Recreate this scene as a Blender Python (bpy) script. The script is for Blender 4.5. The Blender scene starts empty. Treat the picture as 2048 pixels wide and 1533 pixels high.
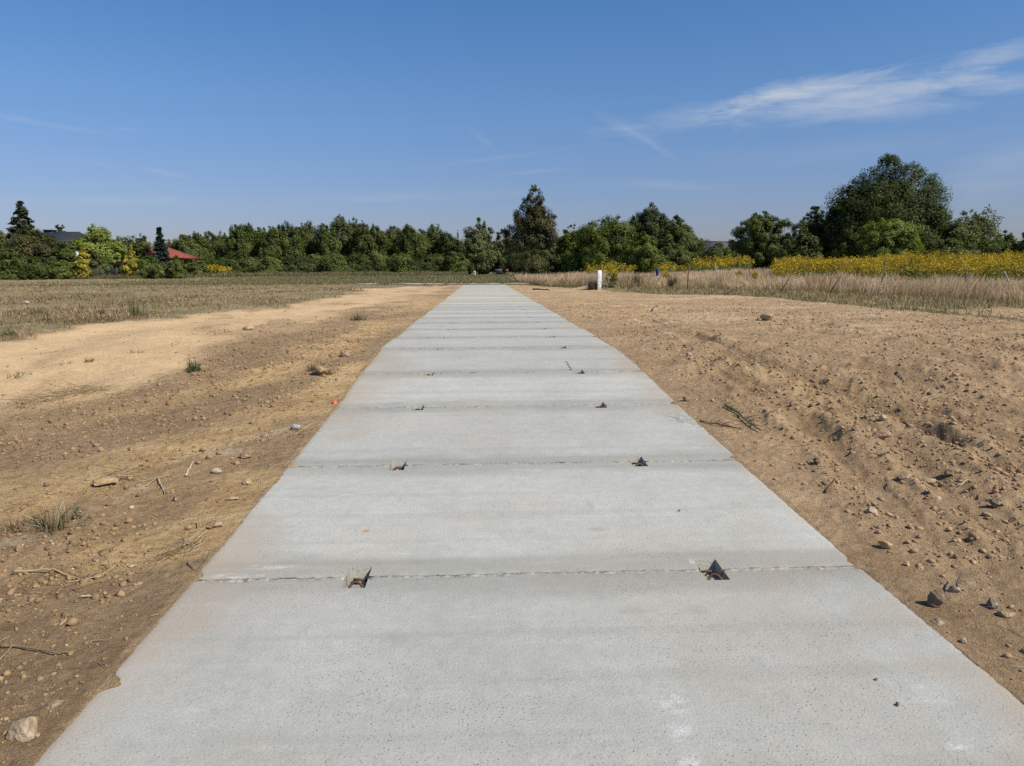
import bpy, math
import numpy as np
from mathutils import Matrix, Vector

scene = bpy.context.scene
COL = scene.collection
R = math.radians
rng = np.random.default_rng(20)

# ------------------------------------------------------------------ camera
F_PX, CX, CY = 1479.0, 1024.0, 766.5
YAW, PITCH, ROLL = 2.3, math.degrees(math.atan((766.5 - 540.0) / F_PX)), -0.3
EYE = np.array([0.0, 0.0, 1.0])
_p = -R(PITCH)
FW = np.array([math.sin(R(YAW)) * math.cos(_p), math.cos(R(YAW)) * math.cos(_p), math.sin(_p)])
RT0 = np.array([math.cos(R(YAW)), -math.sin(R(YAW)), 0.0])
UP0 = np.cross(RT0, FW)
RT = RT0 * math.cos(R(ROLL)) + UP0 * math.sin(R(ROLL))
UP = -RT0 * math.sin(R(ROLL)) + UP0 * math.cos(R(ROLL))
cam_data = bpy.data.cameras.new("camera")
cam_data.sensor_width = 36.0
cam_data.lens = 36.0 * F_PX / 2048.0
cam_data.clip_start, cam_data.clip_end = 0.05, 9000.0
cam = bpy.data.objects.new("camera", cam_data)
COL.objects.link(cam)
M = Matrix.Identity(4)
for i in range(3):
    M[i][0], M[i][1], M[i][2], M[i][3] = RT[i], UP[i], -FW[i], EYE[i]
cam.matrix_world = M
scene.camera = cam


def ray(px, py):
    return RT * ((px - CX) / F_PX) - UP * ((py - CY) / F_PX) + FW


def at(px, py, y):
    """world point seen at a photo pixel, at distance y along the track"""
    d = ray(px, py)
    return EYE + d * (y / d[1])


# ------------------------------------------------------------------ numpy noise
def _hash(ix, iy, seed):
    h = (ix.astype(np.int64) * 374761393 + iy.astype(np.int64) * 668265263 + seed * 974634777) & 0xFFFFFFFF
    h = ((h ^ (h >> 13)) * 1274126177) & 0xFFFFFFFF
    h = ((h ^ (h >> 15)) * 2246822519) & 0xFFFFFFFF
    return ((h ^ (h >> 16)) & 0xFFFFFF) / float(0xFFFFFF)


def vnoise(x, y, seed=0):
    x = np.asarray(x, float); y = np.asarray(y, float)
    ix, iy = np.floor(x), np.floor(y)
    fx, fy = x - ix, y - iy
    fx = fx * fx * (3 - 2 * fx); fy = fy * fy * (3 - 2 * fy)
    a = _hash(ix, iy, seed); b = _hash(ix + 1, iy, seed)
    c = _hash(ix, iy + 1, seed); d = _hash(ix + 1, iy + 1, seed)
    return (a * (1 - fx) + b * fx) * (1 - fy) + (c * (1 - fx) + d * fx) * fy


def fbm(x, y, seed=0, octv=4, gain=0.5):
    s = 0.0; a = 1.0; t = 0.0
    for k in range(octv):
        s = s + a * vnoise(x * 2.03 ** k + 17.3 * k, y * 2.03 ** k - 9.1 * k, seed + k); t += a; a *= gain
    return s / t


def sstep(a, b, x):
    t = np.clip((np.asarray(x, float) - a) / (b - a), 0, 1)
    return t * t * (3 - 2 * t)


# ------------------------------------------------------------------ terrain
PCX = 0.21                     # centre line of the slab track
JOINTS = [0.2, 1.62, 3.14, 4.76, 6.36, 7.76, 9.44, 11.0]
JZ = [-0.43, -0.385, -0.345, -0.268, -0.178, -0.075, 0.014, 0.008]
while JOINTS[-1] < 53.0:
    JOINTS.append(JOINTS[-1] + 1.575); JZ.append(0.008 - 0.055 * (JOINTS[-1] - 11) / 43)
JOINTS = np.array(JOINTS); JZ = np.array(JZ)
PATH_END = JOINTS[-1]


def prof(y):
    y = np.asarray(y, float)
    z = np.interp(y, JOINTS, JZ)
    z = np.where(y < JOINTS[0], JZ[0] + (y - JOINTS[0]) * 0.02, z)
    return np.maximum(z, -0.6)


MOUND = (6.0, 37.5)


def macro(x, y):
    x = np.asarray(x, float); y = np.asarray(y, float)
    P = prof(y)
    s = sstep(2.5, 8.0, np.abs(x - PCX))
    z = P * (1 - 0.45 * s)
    z = z + 0.30 * sstep(60, 105, y)
    z = z + 0.45 * sstep(36, 62, y) * sstep(9, 30, x)
    z = z + 0.34 * np.exp(-(((x - MOUND[0]) / 1.1) ** 2 + ((y - MOUND[1]) / 1.6) ** 2))
    z = z + 0.05 * (fbm(x / 2.6, y / 3.4, 5, 2) - 0.5) * sstep(1.7, 3.0, np.abs(x - PCX))
    return z


def gpt(px, py):
    """ground point seen at a photo pixel"""
    d = ray(px, py)
    lo, hi = 1.2, 400.0
    f = lambda y: (EYE + d * (y / d[1]))
    for _ in range(50):
        m = math.sqrt(lo * hi)
        q = f(m)
        if q[2] > float(macro(q[0], q[1])): lo = m
        else: hi = m
    return f(lo)


def edge_y(pts):      # x as a function of y
    q = np.array([gpt(*p)[:2] for p in pts]); q = q[np.argsort(q[:, 1])]
    return q


FIELD = edge_y([(-500, 800), (0, 684), (150, 658), (300, 642), (480, 622), (620, 604), (690, 590), (720, 578), (900, 571.5)])
TRACK = edge_y([(-500, 960), (0, 824), (220, 773), (330, 742), (480, 692), (620, 652), (760, 612), (850, 590), (900, 577)])
q = np.array([gpt(*p)[:2] for p in [(1030, 571), (1190, 573), (1205, 581), (1290, 588), (1480, 592), (1700, 603), (1900, 618), (2048, 632), (2500, 680)]])
RIGHT = q[np.argsort(q[:, 0])]
q = np.array([gpt(*p)[:2] for p in [(1040, 569), (1200, 573), (1300, 579), (1480, 583), (1700, 590), (2048, 605), (2500, 640)]])
TALL = q[np.argsort(q[:, 0])]


def xi(poly, y):
    r = np.interp(y, poly[:, 1], poly[:, 0])
    s0 = (poly[1, 0] - poly[0, 0]) / (poly[1, 1] - poly[0, 1])
    return np.where(y < poly[0, 1], poly[0, 0] + (y - poly[0, 1]) * s0, r)


def zones(x, y):
    """field, track, rightgrass, lawn : 0..1 masks"""
    wob = (fbm(x / 0.9, y / 1.6, 31, 4) - 0.5)
    dist = np.hypot(x, y)
    far = sstep(PATH_END + 0.4, PATH_END + 1.6, y + wob * 1.2)
    xe = xi(FIELD, y); xt = xi(TRACK, y)
    left = x < PCX
    w = 0.10 + 0.012 * dist
    field = np.where(left, sstep(w, -w, x - xe + wob * (0.8 + 0.05 * dist)), 0.0)
    track = np.where(left, sstep(2.2 * w, -2.2 * w, x - xt + wob * (1.0 + 0.07 * dist)), 0.0) * (1 - field)
    track = track * (1 - 0.55 * sstep(.54, .70, fbm(x / 1.3 + y * .2, y / 2.6, 33, 4)))
    ye = np.interp(x, RIGHT[:, 0], RIGHT[:, 1])
    rg = np.where(~left, sstep(-0.6, 0.9, y - ye + wob * 3.0), 0.0)
    field = np.maximum(field * (1 - 0.0), np.where(left, far, 0))
    track = track * (1 - far)
    rg = np.where(~left, np.maximum(rg, far), 0)
    lawn = sstep(PATH_END + 1, PATH_END + 8, y) * sstep(-38, -14, x) * sstep(16, 9, x)
    return field, track, rg, lawn


def furrow(x, y):
    # tyre and blade marks on the right-hand soil, fanning away from the track
    ang = 0.30 + 0.035 * np.clip(x - 2, 0, 14) + 0.5 * sstep(10, 24, y)
    c, s = np.cos(ang), np.sin(ang)
    u = x * s + y * c; v = x * c - y * s
    return fbm(u / 2.2, v / 0.16, 61, 3) * 0.6 + fbm(u / 5.0, v / 0.42, 66, 2) * 0.4


def poly_dist(x, y, P):
    best = np.full(np.shape(x), 1e9); sgn = np.zeros(np.shape(x))
    for a, b in zip(P[:-1], P[1:]):
        ab = b - a; t = np.clip(((x - a[0]) * ab[0] + (y - a[1]) * ab[1]) / (ab ** 2).sum(), 0, 1)
        ex, ey = x - a[0] - ab[0] * t, y - a[1] - ab[1] * t
        d = np.hypot(ex, ey); s_ = np.sign(ex * ab[1] - ey * ab[0])
        m = d < best; best = np.where(m, d, best); sgn = np.where(m, s_, sgn)
    return best * sgn


RUTS = [np.array([gpt(*p)[:2] for p in pl]) for pl in (
    [(1290, 640), (1420, 690), (1560, 745), (1720, 800), (1900, 880)], [(1370, 672), (1500, 712), (1640, 760), (1800, 830), (2048, 940)],
    [(1560, 690), (1680, 712), (1800, 745), (1920, 790), (2060, 850)], [(1600, 660), (1740, 680), (1900, 715), (2060, 760)],
    [(1480, 640), (1620, 648), (1800, 668), (2060, 712)], [(1700, 815), (1800, 880), (1900, 955), (2048, 1070)],
    [(1850, 820), (1940, 860), (2048, 905)], [(1560, 800), (1640, 870), (1740, 960), (1860, 1080)], [(1250, 615), (1400, 622), (1600, 632), (1800, 645)],
    [(1440, 740), (1540, 800), (1640, 870)])]
RW = [.16, .18, .16, .18, .18, .15, .14, .12, .22, .12]


def ruts(x, y):
    """sunken wheel marks with pushed-up rims: returns relief and a rim weight for clods"""
    h = np.zeros(np.shape(x)); rim = np.zeros(np.shape(x))
    for P, w in zip(RUTS, RW):
        d = poly_dist(x, y, P); w_ = w * (1 + .5 * (vnoise(x / .5, y / .5, 401) - .5))
        brk = .55 + .45 * sstep(.3, .55, vnoise(x / .9, y / .9, 403))
        h = h + brk * 0.62 * (-0.045 * np.exp(-(d / w_) ** 2) + 0.040 * np.exp(-((np.abs(d) - 1.7 * w_) / (.6 * w_)) ** 2))
        h = h + 0.055 * (fbm(d / .085, (y + .3 * x) / 2.2, 405, 3) - .5) * np.exp(-(d / .75) ** 2) * sstep(.25, .5, vnoise(x / 1.4, y / 1.4, 407))
        rim = np.maximum(rim, .6 * brk * np.exp(-((np.abs(d) - 1.6 * w_) / (.9 * w_)) ** 2))
    return h, rim


def height(x, y, detail=True):
    x = np.asarray(x, float); y = np.asarray(y, float)
    z = macro(x, y)
    if not detail: return z
    field, track, rg, lawn = zones(x, y)
    dx = np.abs(x - PCX)
    soil = np.clip(1 - field - track - rg, 0, 1)
    edge = sstep(1.5, 2.3, dx)
    edge = np.maximum(edge, np.where(y > PATH_END, 1, 0))
    right = sstep(-0.5, 0.5, x - PCX)
    n1 = fbm(x / 0.8, y / 0.8, 11, 3) - 0.5
    n2 = np.clip(fbm(x / 0.16, y / 0.16, 14, 3) - 0.52, 0, 1)
    n3 = fbm(x / 0.06, y / 0.06, 19, 2) - 0.5
    fu = furrow(x, y) - 0.5
    n4 = fbm(x / 0.03, y / 0.03, 23, 2) - 0.5
    hs = n1 * 0.05 + n2 * 0.04 + n3 * 0.022 + n4 * 0.010 * (np.hypot(x, y) < 9) + fu * 0.13 * right * sstep(.35, .6, fbm(x / 3, y / 3, 69, 2))
    rh, rim = ruts(x, y)
    hs = hs + rh * right + rim * (n2 * 0.05 + n3 * 0.02 + n4 * 0.02) * right
    clump = sstep(0.5, 0.68, fbm(x / 1.3, y / 1.3, 44, 3))
    hs = hs + n2 * clump * 0.06
    z = z + edge * (soil * hs + track * (n1 * 0.05 + n3 * 0.006 + n2 * 0.035) + (field + rg) * (n1 * 0.07 + n2 * 0.09))
    z = z - np.where((dx < 2.4) & (y < PATH_END), 0.012 * (1 - edge) - 0.01 * (1 - edge) * vnoise(y / 0.25, x * 0 + np.sign(x) * 3, 71), 0)
    # wheel ruts on the sandy track
    xt = xi(TRACK, y); xe = xi(FIELD, y)
    mid = (xt + xe) / 2; half = np.maximum((xt - xe) / 2, 0.4)
    z = z - track * 0.035 * (np.exp(-(((x - mid) / half - 0.55) / 0.3) ** 2) + np.exp(-(((x - mid) / half + 0.55) / 0.3) ** 2))
    return z


def spill(y, side):
    a = np.clip(vnoise(y / 0.45, y * 0 + side * 7.0, 81) - 0.70, 0, 1) * 0.07
    b = np.clip(vnoise(y / 0.07, y * 0 + side * 5.0, 83) - 0.4, 0, 1) * 0.014
    jn = np.min(np.abs(np.asarray(y)[..., None] - JOINTS[None, :12] - 0.05), axis=-1)
    c = 0.075 * np.exp(-((y - 2.36) / 0.05) ** 2) * (side < 0)
    return np.maximum(np.maximum(a, b), c) + 0.045 * np.exp(-(jn / 0.035) ** 2)


# ------------------------------------------------------------------ mesh helpers
def build(name, V, faces, mat=None, parent=None, cols=None, smooth=False):
    """faces: list of (n,k) int arrays"""
    V = np.asarray(V, np.float32)
    if not isinstance(faces, (list, tuple)): faces = [faces]
    faces = [np.asarray(f, np.int32) for f in faces if len(f)]
    me = bpy.data.meshes.new(name)
    me.vertices.add(len(V)); me.vertices.foreach_set("co", V.ravel())
    idx = np.concatenate([f.ravel() for f in faces])
    tot = np.concatenate([np.full(len(f), f.shape[1], np.int32) for f in faces])
    st = np.concatenate([[0], np.cumsum(tot)[:-1]]).astype(np.int32)
    me.loops.add(len(idx)); me.loops.foreach_set("vertex_index", idx)
    me.polygons.add(len(tot)); me.polygons.foreach_set("loop_start", st)
    if smooth: me.polygons.foreach_set("use_smooth", np.ones(len(tot), bool))
    me.update(calc_edges=True)
    for k, c in (cols or {}).items():
        c = np.asarray(c, np.float32)
        if c.shape[1] == 3: c = np.hstack([c, np.ones((len(c), 1), np.float32)])
        a = me.color_attributes.new(k, 'FLOAT_COLOR', 'POINT'); a.data.foreach_set("color", c.ravel())
    me.validate()
    o = bpy.data.objects.new(name, me); COL.objects.link(o)
    if mat: me.materials.append(mat)
    if parent: o.parent = parent
    return o


def tag(o, label, cat, group=None, kind=None):
    o["label"] = label
    if cat: o["category"] = cat
    if group: o["group"] = group
    if kind: o["kind"] = kind
    return o


def thing(name, label, cat, loc, rz=0.0, group=None):
    o = bpy.data.objects.new(name, None); COL.objects.link(o)
    o.location = loc; o.rotation_euler = (0, 0, rz); o.empty_display_size = 0.2
    return tag(o, label, cat, group)


class MB:
    def __init__(s): s.v = []; s.f = {}; s.n = 0; s.c = []
    def add(s, V, faces, col=None):
        V = np.asarray(V, float)
        for f in faces: s.f.setdefault(len(f), []).append([i + s.n for i in f])
        s.v.append(V); s.n += len(V)
        s.c.append(np.tile(np.array(col if col is not None else (1, 1, 1), float), (len(V), 1)))
        return s
    def box(s, x0, x1, y0, y1, z0, z1, col=None):
        return s.add([(x0, y0, z0), (x1, y0, z0), (x1, y1, z0), (x0, y1, z0), (x0, y0, z1), (x1, y0, z1), (x1, y1, z1), (x0, y1, z1)],
                     [(0, 3, 2, 1), (4, 5, 6, 7), (0, 1, 5, 4), (1, 2, 6, 5), (2, 3, 7, 6), (3, 0, 4, 7)], col)
    def tube(s, pts, rad, n=6, col=None):
        pts = np.asarray(pts, float); rad = np.broadcast_to(np.asarray(rad, float), (len(pts),))
        V = []
        for i, p in enumerate(pts):
            t = pts[min(i + 1, len(pts) - 1)] - pts[max(i - 1, 0)]; t = t / (np.linalg.norm(t) + 1e-9)
            a = np.cross(t, (0, 0, 1.0) if abs(t[2]) < 0.9 else (1.0, 0, 0)); a /= np.linalg.norm(a); b = np.cross(t, a)
            for k in range(n):
                w = 2 * math.pi * k / n
                V.append(p + rad[i] * (a * math.cos(w) + b * math.sin(w)))
        fs = []
        for i in range(len(pts) - 1):
            for k in range(n):
                fs.append((i * n + k, i * n + (k + 1) % n, (i + 1) * n + (k + 1) % n, (i + 1) * n + k))
        fs.append(tuple(range(n - 1, -1, -1))); fs.append(tuple(range((len(pts) - 1) * n, len(pts) * n)))
        return s.add(V, fs, col)
    def make(s, name, mat, parent=None, smooth=False, color=True):
        return build(name, np.vstack(s.v), [np.array(f) for f in s.f.values()], mat, parent,
                     {"tint": np.vstack(s.c)} if color else None, smooth)


# ------------------------------------------------------------------ materials
def new_mat(name):
    m = bpy.data.materials.new(name); m.use_nodes = True
    nt = m.node_tree; nt.nodes.clear()
    return m, nt


class NT:
    def __init__(s, nt): s.nt = nt
    def n(s, t, **kw):
        nd = s.nt.nodes.new(t)
        for k, v in kw.items(): setattr(nd, k, v)
        return nd
    def set(s, sock, v):
        if isinstance(v, bpy.types.NodeSocket): s.nt.links.new(v, sock)
        else: sock.default_value = v
    def math(s, op, a, b=0.0, c=0.0, clamp=False):
        nd = s.n('ShaderNodeMath', operation=op, use_clamp=clamp)
        s.set(nd.inputs[0], a); s.set(nd.inputs[1], b); s.set(nd.inputs[2], c)
        return nd.outputs[0]
    def mix(s, f, a, b, blend='MIX'):
        nd = s.n('ShaderNodeMix', data_type='RGBA', blend_type=blend)
        s.set(nd.inputs[0], f)
        for k, v in ((6, a), (7, b)):
            if not isinstance(v, bpy.types.NodeSocket) and len(v) == 3: v = (*v, 1)
            s.set(nd.inputs[k], v)
        return nd.outputs[2]
    def ramp(s, x, a, b, lo=0.0, hi=1.0):
        nd = s.n('ShaderNodeMapRange', clamp=True)
        s.set(nd.inputs[0], x)
        for i, v in enumerate((a, b, lo, hi)): nd.inputs[i + 1].default_value = v
        return nd.outputs[0]
    def noise(s, vec, scale, detail=4.0, rough=0.55, dist=0.0):
        nd = s.n('ShaderNodeTexNoise'); nd.inputs['Scale'].default_value = scale
        nd.inputs['Detail'].default_value = detail; nd.inputs['Roughness'].default_value = rough
        nd.inputs['Distortion'].default_value = dist
        if vec is not None: s.set(nd.inputs['Vector'], vec)
        return nd.outputs[0]
    def voronoi(s, vec, scale, feature='F1', rnd=1.0):
        nd = s.n('ShaderNodeTexVoronoi', feature=feature); nd.inputs['Scale'].default_value = scale
        nd.inputs['Randomness'].default_value = rnd
        if vec is not None: s.set(nd.inputs['Vector'], vec)
        return nd
    def attr(s, name):
        return s.n('ShaderNodeAttribute', attribute_name=name)
    def mapping(s, vec, loc=(0, 0, 0), rot=(0, 0, 0), sc=(1, 1, 1)):
        nd = s.n('ShaderNodeMapping'); s.set(nd.inputs[0], vec)
        nd.inputs[1].default_value = loc; nd.inputs[2].default_value = rot; nd.inputs[3].default_value = sc
        return nd.outputs[0]
    def bump(s, h, strength, dist, normal=None):
        nd = s.n('ShaderNodeBump'); nd.inputs['Strength'].default_value = strength; nd.inputs['Distance'].default_value = dist
        s.set(nd.inputs['Height'], h)
        if normal is not None: s.set(nd.inputs['Normal'], normal)
        return nd.outputs[0]
    def out(s, shader):
        o = s.n('ShaderNodeOutputMaterial'); s.nt.links.new(shader, o.inputs[0])
    def pbr(s, col, rough=0.9, normal=None, metal=0.0, spec=0.2):
        nd = s.n('ShaderNodeBsdfPrincipled')
        if not isinstance(col, bpy.types.NodeSocket): col = (*col, 1) if len(col) == 3 else col
        s.set(nd.inputs['Base Color'], col); s.set(nd.inputs['Roughness'], rough)
        nd.inputs['Metallic'].default_value = metal
        nd.inputs['Specular IOR Level'].default_value = spec
        if normal is not None: s.set(nd.inputs['Normal'], normal)
        return nd.outputs[0]


def coords(T): return T.n('ShaderNodeTexCoord').outputs['Object']


def simple(name, col, rough=0.85, var=0.25, scale=6.0, bump=0.3, bdist=0.02, metal=0.0, tint=True):
    m, nt = new_mat(name); T = NT(nt); c = coords(T)
    f = T.noise(c, scale, 5)
    v = T.ramp(f, 0.25, 0.75, 1 - var, 1 + var)
    base = T.mix(1.0, (*col, 1), v, 'MULTIPLY')
    if tint: base = T.mix(1.0, base, T.attr("tint").outputs['Color'], 'MULTIPLY')
    nrm = T.bump(T.noise(c, scale * 5, 4), bump, bdist) if bump else None
    T.out(T.pbr(base, rough, nrm, metal)); return m


def mat_ground():
    m, nt = new_mat("ground_soil"); T = NT(nt); c = coords(T)
    z = T.attr("zone"); sep = T.n('ShaderNodeSeparateColor'); nt.links.new(z.outputs['Color'], sep.inputs[0])
    z2 = T.attr("zone2"); sep2 = T.n('ShaderNodeSeparateColor'); nt.links.new(z2.outputs['Color'], sep2.inputs[0])
    field, track, rg = sep.outputs; ochre, chalk, green = sep2.outputs
    big = T.noise(c, 0.55, 4); mid = T.noise(c, 3.0, 5, 0.6); fine = T.noise(c, 30.0, 6, 0.70); vfine = T.noise(c, 120.0, 4, 0.75)
    soil = T.mix(T.ramp(mid, 0.32, 0.68), (0.365, 0.243, 0.138), (0.520, 0.360, 0.214))
    soil = T.mix(T.ramp(big, 0.45, 0.7, 0, 0.45), soil, (0.56, 0.39, 0.235))
    # crumbly dark gaps and pale grains
    och = T.mix(T.ramp(mid, 0.35, 0.65), (0.46, 0.30, 0.145), (0.64, 0.45, 0.235))
    soil = T.mix(ochre, soil, och)
    soil = T.mix(chalk, soil, (0.66, 0.53, 0.37))
    trk = T.mix(T.ramp(mid, 0.3, 0.7), (0.56, 0.385, 0.215), (0.66, 0.465, 0.27))
    fld = T.mix(T.ramp(mid, 0.35, 0.65), (0.23, 0.178, 0.095), (0.38, 0.302, 0.168))
    fld = T.mix(T.ramp(T.noise(c, 1.1, 4), 0.56, 0.72, 0, 0.5), fld, (0.17, 0.155, 0.07))
    rgc = T.mix(T.ramp(mid, 0.35, 0.65), (0.15, 0.135, 0.06), (0.30, 0.235, 0.125))
    base = T.mix(track, soil, trk)
    base = T.mix(field, base, fld)
    base = T.mix(rg, base, rgc)
    base = T.mix(T.math('MULTIPLY', green, T.ramp(mid, 0.2, 0.6, 0.45, 1.0)), base, (0.20, 0.185, 0.085))
    base = T.mix(1.0, base, T.ramp(fine, 0.28, 0.72, 0.72, 1.22), 'MULTIPLY')
    base = T.mix(1.0, base, T.ramp(vfine, 0.3, 0.7, 0.84, 1.14), 'MULTIPLY')
    base = T.mix(1.0, base, T.attr('tone').outputs['Color'], 'MULTIPLY')
    base = T.mix(1.0, base, (1.025, 0.995, 0.925), 'MULTIPLY')
    vor = T.voronoi(c, 38.0)
    grain = T.ramp(vor.outputs['Distance'], 0.10, 0.2, 1.0, 0.0)
    rnd = T.n('ShaderNodeSeparateColor'); nt.links.new(vor.outputs['Color'], rnd.inputs[0])
    pale = T.math('MULTIPLY', grain, T.ramp(rnd.outputs[0], 0.90, 0.94))
    base = T.mix(T.math('MULTIPLY', pale, 0.75), base, (0.66, 0.55, 0.40))
    h = T.math('ADD', T.math('MULTIPLY', fine, 1.0), T.math('MULTIPLY', vfine, 0.35))
    lump = T.voronoi(c, 14.0, 'SMOOTH_F1')
    h = T.math('ADD', h, T.math('MULTIPLY', T.ramp(lump.outputs['Distance'], 0.0, 0.55, 1.0, 0.0), 0.8))
    calm = T.math('SUBTRACT', 1.0, T.math('MULTIPLY', track, 0.72))
    nb = T.bump(T.math('MULTIPLY', h, calm), 1.0, 0.029)
    T.out(T.pbr(base, 0.97, nb, 0, 0.12)); return m


def mat_concrete():
    m, nt = new_mat("precast_concrete"); T = NT(nt); c = T.n('ShaderNodeNewGeometry').outputs['Position']
    st = T.attr("stain_shade"); sp = T.n('ShaderNodeSeparateColor'); nt.links.new(st.outputs['Color'], sp.inputs[0])
    dark, dirt, white = sp.outputs
    cl = T.attr("clay").outputs['Fac']
    cloud = T.noise(c, 2.2, 5, 0.6); mid = T.noise(c, 14.0, 5, 0.6); fine = T.noise(c, 110.0, 4, 0.65); micro = T.noise(c, 420.0, 2, 0.6)
    base = T.mix(T.ramp(cloud, 0.3, 0.7), (0.462, 0.446, 0.388), (0.528, 0.508, 0.444))
    base = T.mix(1.0, base, T.attr("tint").outputs['Color'], 'MULTIPLY')
    base = T.mix(1.0, base, T.ramp(mid, 0.3, 0.7, 0.93, 1.06), 'MULTIPLY')
    base = T.mix(1.0, base, T.ramp(fine, 0.3, 0.7, 0.88, 1.10), 'MULTIPLY')
    base = T.mix(1.0, base, T.ramp(micro, 0.25, 0.75, 0.90, 1.09), 'MULTIPLY')
    base = T.mix(T.math('MULTIPLY', dark, 0.75), base, (0.285, 0.265, 0.215))
    base = T.mix(T.math('MULTIPLY', dirt, T.ramp(mid, 0.25, 0.65, 0.35, 1.0)), base, (0.43, 0.315, 0.205))
    base = T.mix(T.math('MULTIPLY', white, T.ramp(fine, 0.35, 0.62, 0.1, 1.0)), base, (0.74, 0.73, 0.68))
    base = T.mix(cl, base, (0.50, 0.27, 0.115))
    # air holes and dark aggregate specks of two sizes
    wc = T.mapping(c, sc=(1.0, 1.0, 1.0))
    holes = None
    for sc_, lo, pr in ((120.0, 0.30, 0.80), (62.0, 0.20, 0.78), (24.0, 0.09, 0.84)):
        v = T.voronoi(wc, sc_)
        rs = T.n('ShaderNodeSeparateColor'); nt.links.new(v.outputs['Color'], rs.inputs[0])
        k = T.math('MULTIPLY', T.ramp(v.outputs['Distance'], lo * 0.55, lo, 1, 0), T.ramp(rs.outputs[1], pr, pr + 0.06))
        k = T.math('MULTIPLY', k, T.ramp(T.noise(c, 1.7, 4), 0.40, 0.62, 0.10, 1.0))
        holes = k if holes is None else T.math('MAXIMUM', holes, k)
    base = T.mix(T.math('MULTIPLY', holes, 0.72), base, (0.10, 0.098, 0.088))
    h = T.math('ADD', T.math('MULTIPLY', fine, 0.6), T.math('MULTIPLY', micro, 0.25))
    h = T.math('SUBTRACT', h, T.math('MULTIPLY', holes, 0.9))
    h = T.math('ADD', h, T.math('MULTIPLY', mid, 0.5))
    nb = T.bump(h, 0.7, 0.006)
    T.out(T.pbr(base, 0.9, nb, 0, 0.2)); return m


def mat_leaf(name, trans=0.22, mul=1.0, tcol=(1.05, 1.3, 0.6)):
    m, nt = new_mat(name); T = NT(nt)
    a = T.attr("tint").outputs['Color']
    if mul != 1.0: a = T.mix(1.0, a, (mul, mul, mul), 'MULTIPLY')
    d = T.pbr(a, 0.6, None, 0, 0.25)
    tr = T.n('ShaderNodeBsdfTranslucent'); nt.links.new(T.mix(1.0, a, tcol, 'MULTIPLY'), tr.inputs[0])
    ms = T.n('ShaderNodeMixShader'); ms.inputs[0].default_value = trans
    nt.links.new(d, ms.inputs[1]); nt.links.new(tr.outputs[0], ms.inputs[2])
    T.out(ms.outputs[0]); return m


def mat_blade(name, trans=0.25):
    return mat_leaf(name, trans, 1.0, (1.10, 1.04, 0.76))


def mat_stone():
    m, nt = new_mat("field_stone"); T = NT(nt); c = coords(T)
    a = T.attr("tint").outputs['Color']
    n1 = T.noise(c, 18, 5, 0.6); n2 = T.noise(c, 70, 4)
    b = T.mix(1.0, a, T.ramp(n1, 0.3, 0.7, 0.72, 1.28), 'MULTIPLY')
    b = T.mix(T.ramp(T.noise(c, 30, 4), 0.56, 0.66, 0, 0.6), b, (0.55, 0.44, 0.30))
    h = T.math('ADD', n1, T.math('MULTIPLY', n2, 0.4))
    T.out(T.pbr(b, 0.92, T.bump(h, 0.9, 0.012), 0, 0.15)); return m


def mat_white_paint():
    m, nt = new_mat("worn_white_paint"); T = NT(nt); c = coords(T)
    n = T.noise(c, 9, 6, 0.65); lowz = T.n('ShaderNodeSeparateXYZ'); nt.links.new(c, lowz.inputs[0])
    wear = T.math('ADD', n, T.ramp(lowz.outputs[2], 0.0, 0.55, 0.16, -0.06))
    b = T.mix(T.ramp(wear, 0.54, 0.62, 0, 0.85), (0.80, 0.80, 0.78), (0.36, 0.33, 0.28))
    T.out(T.pbr(b, 0.8, T.bump(n, 0.4, 0.01))); return m


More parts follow.
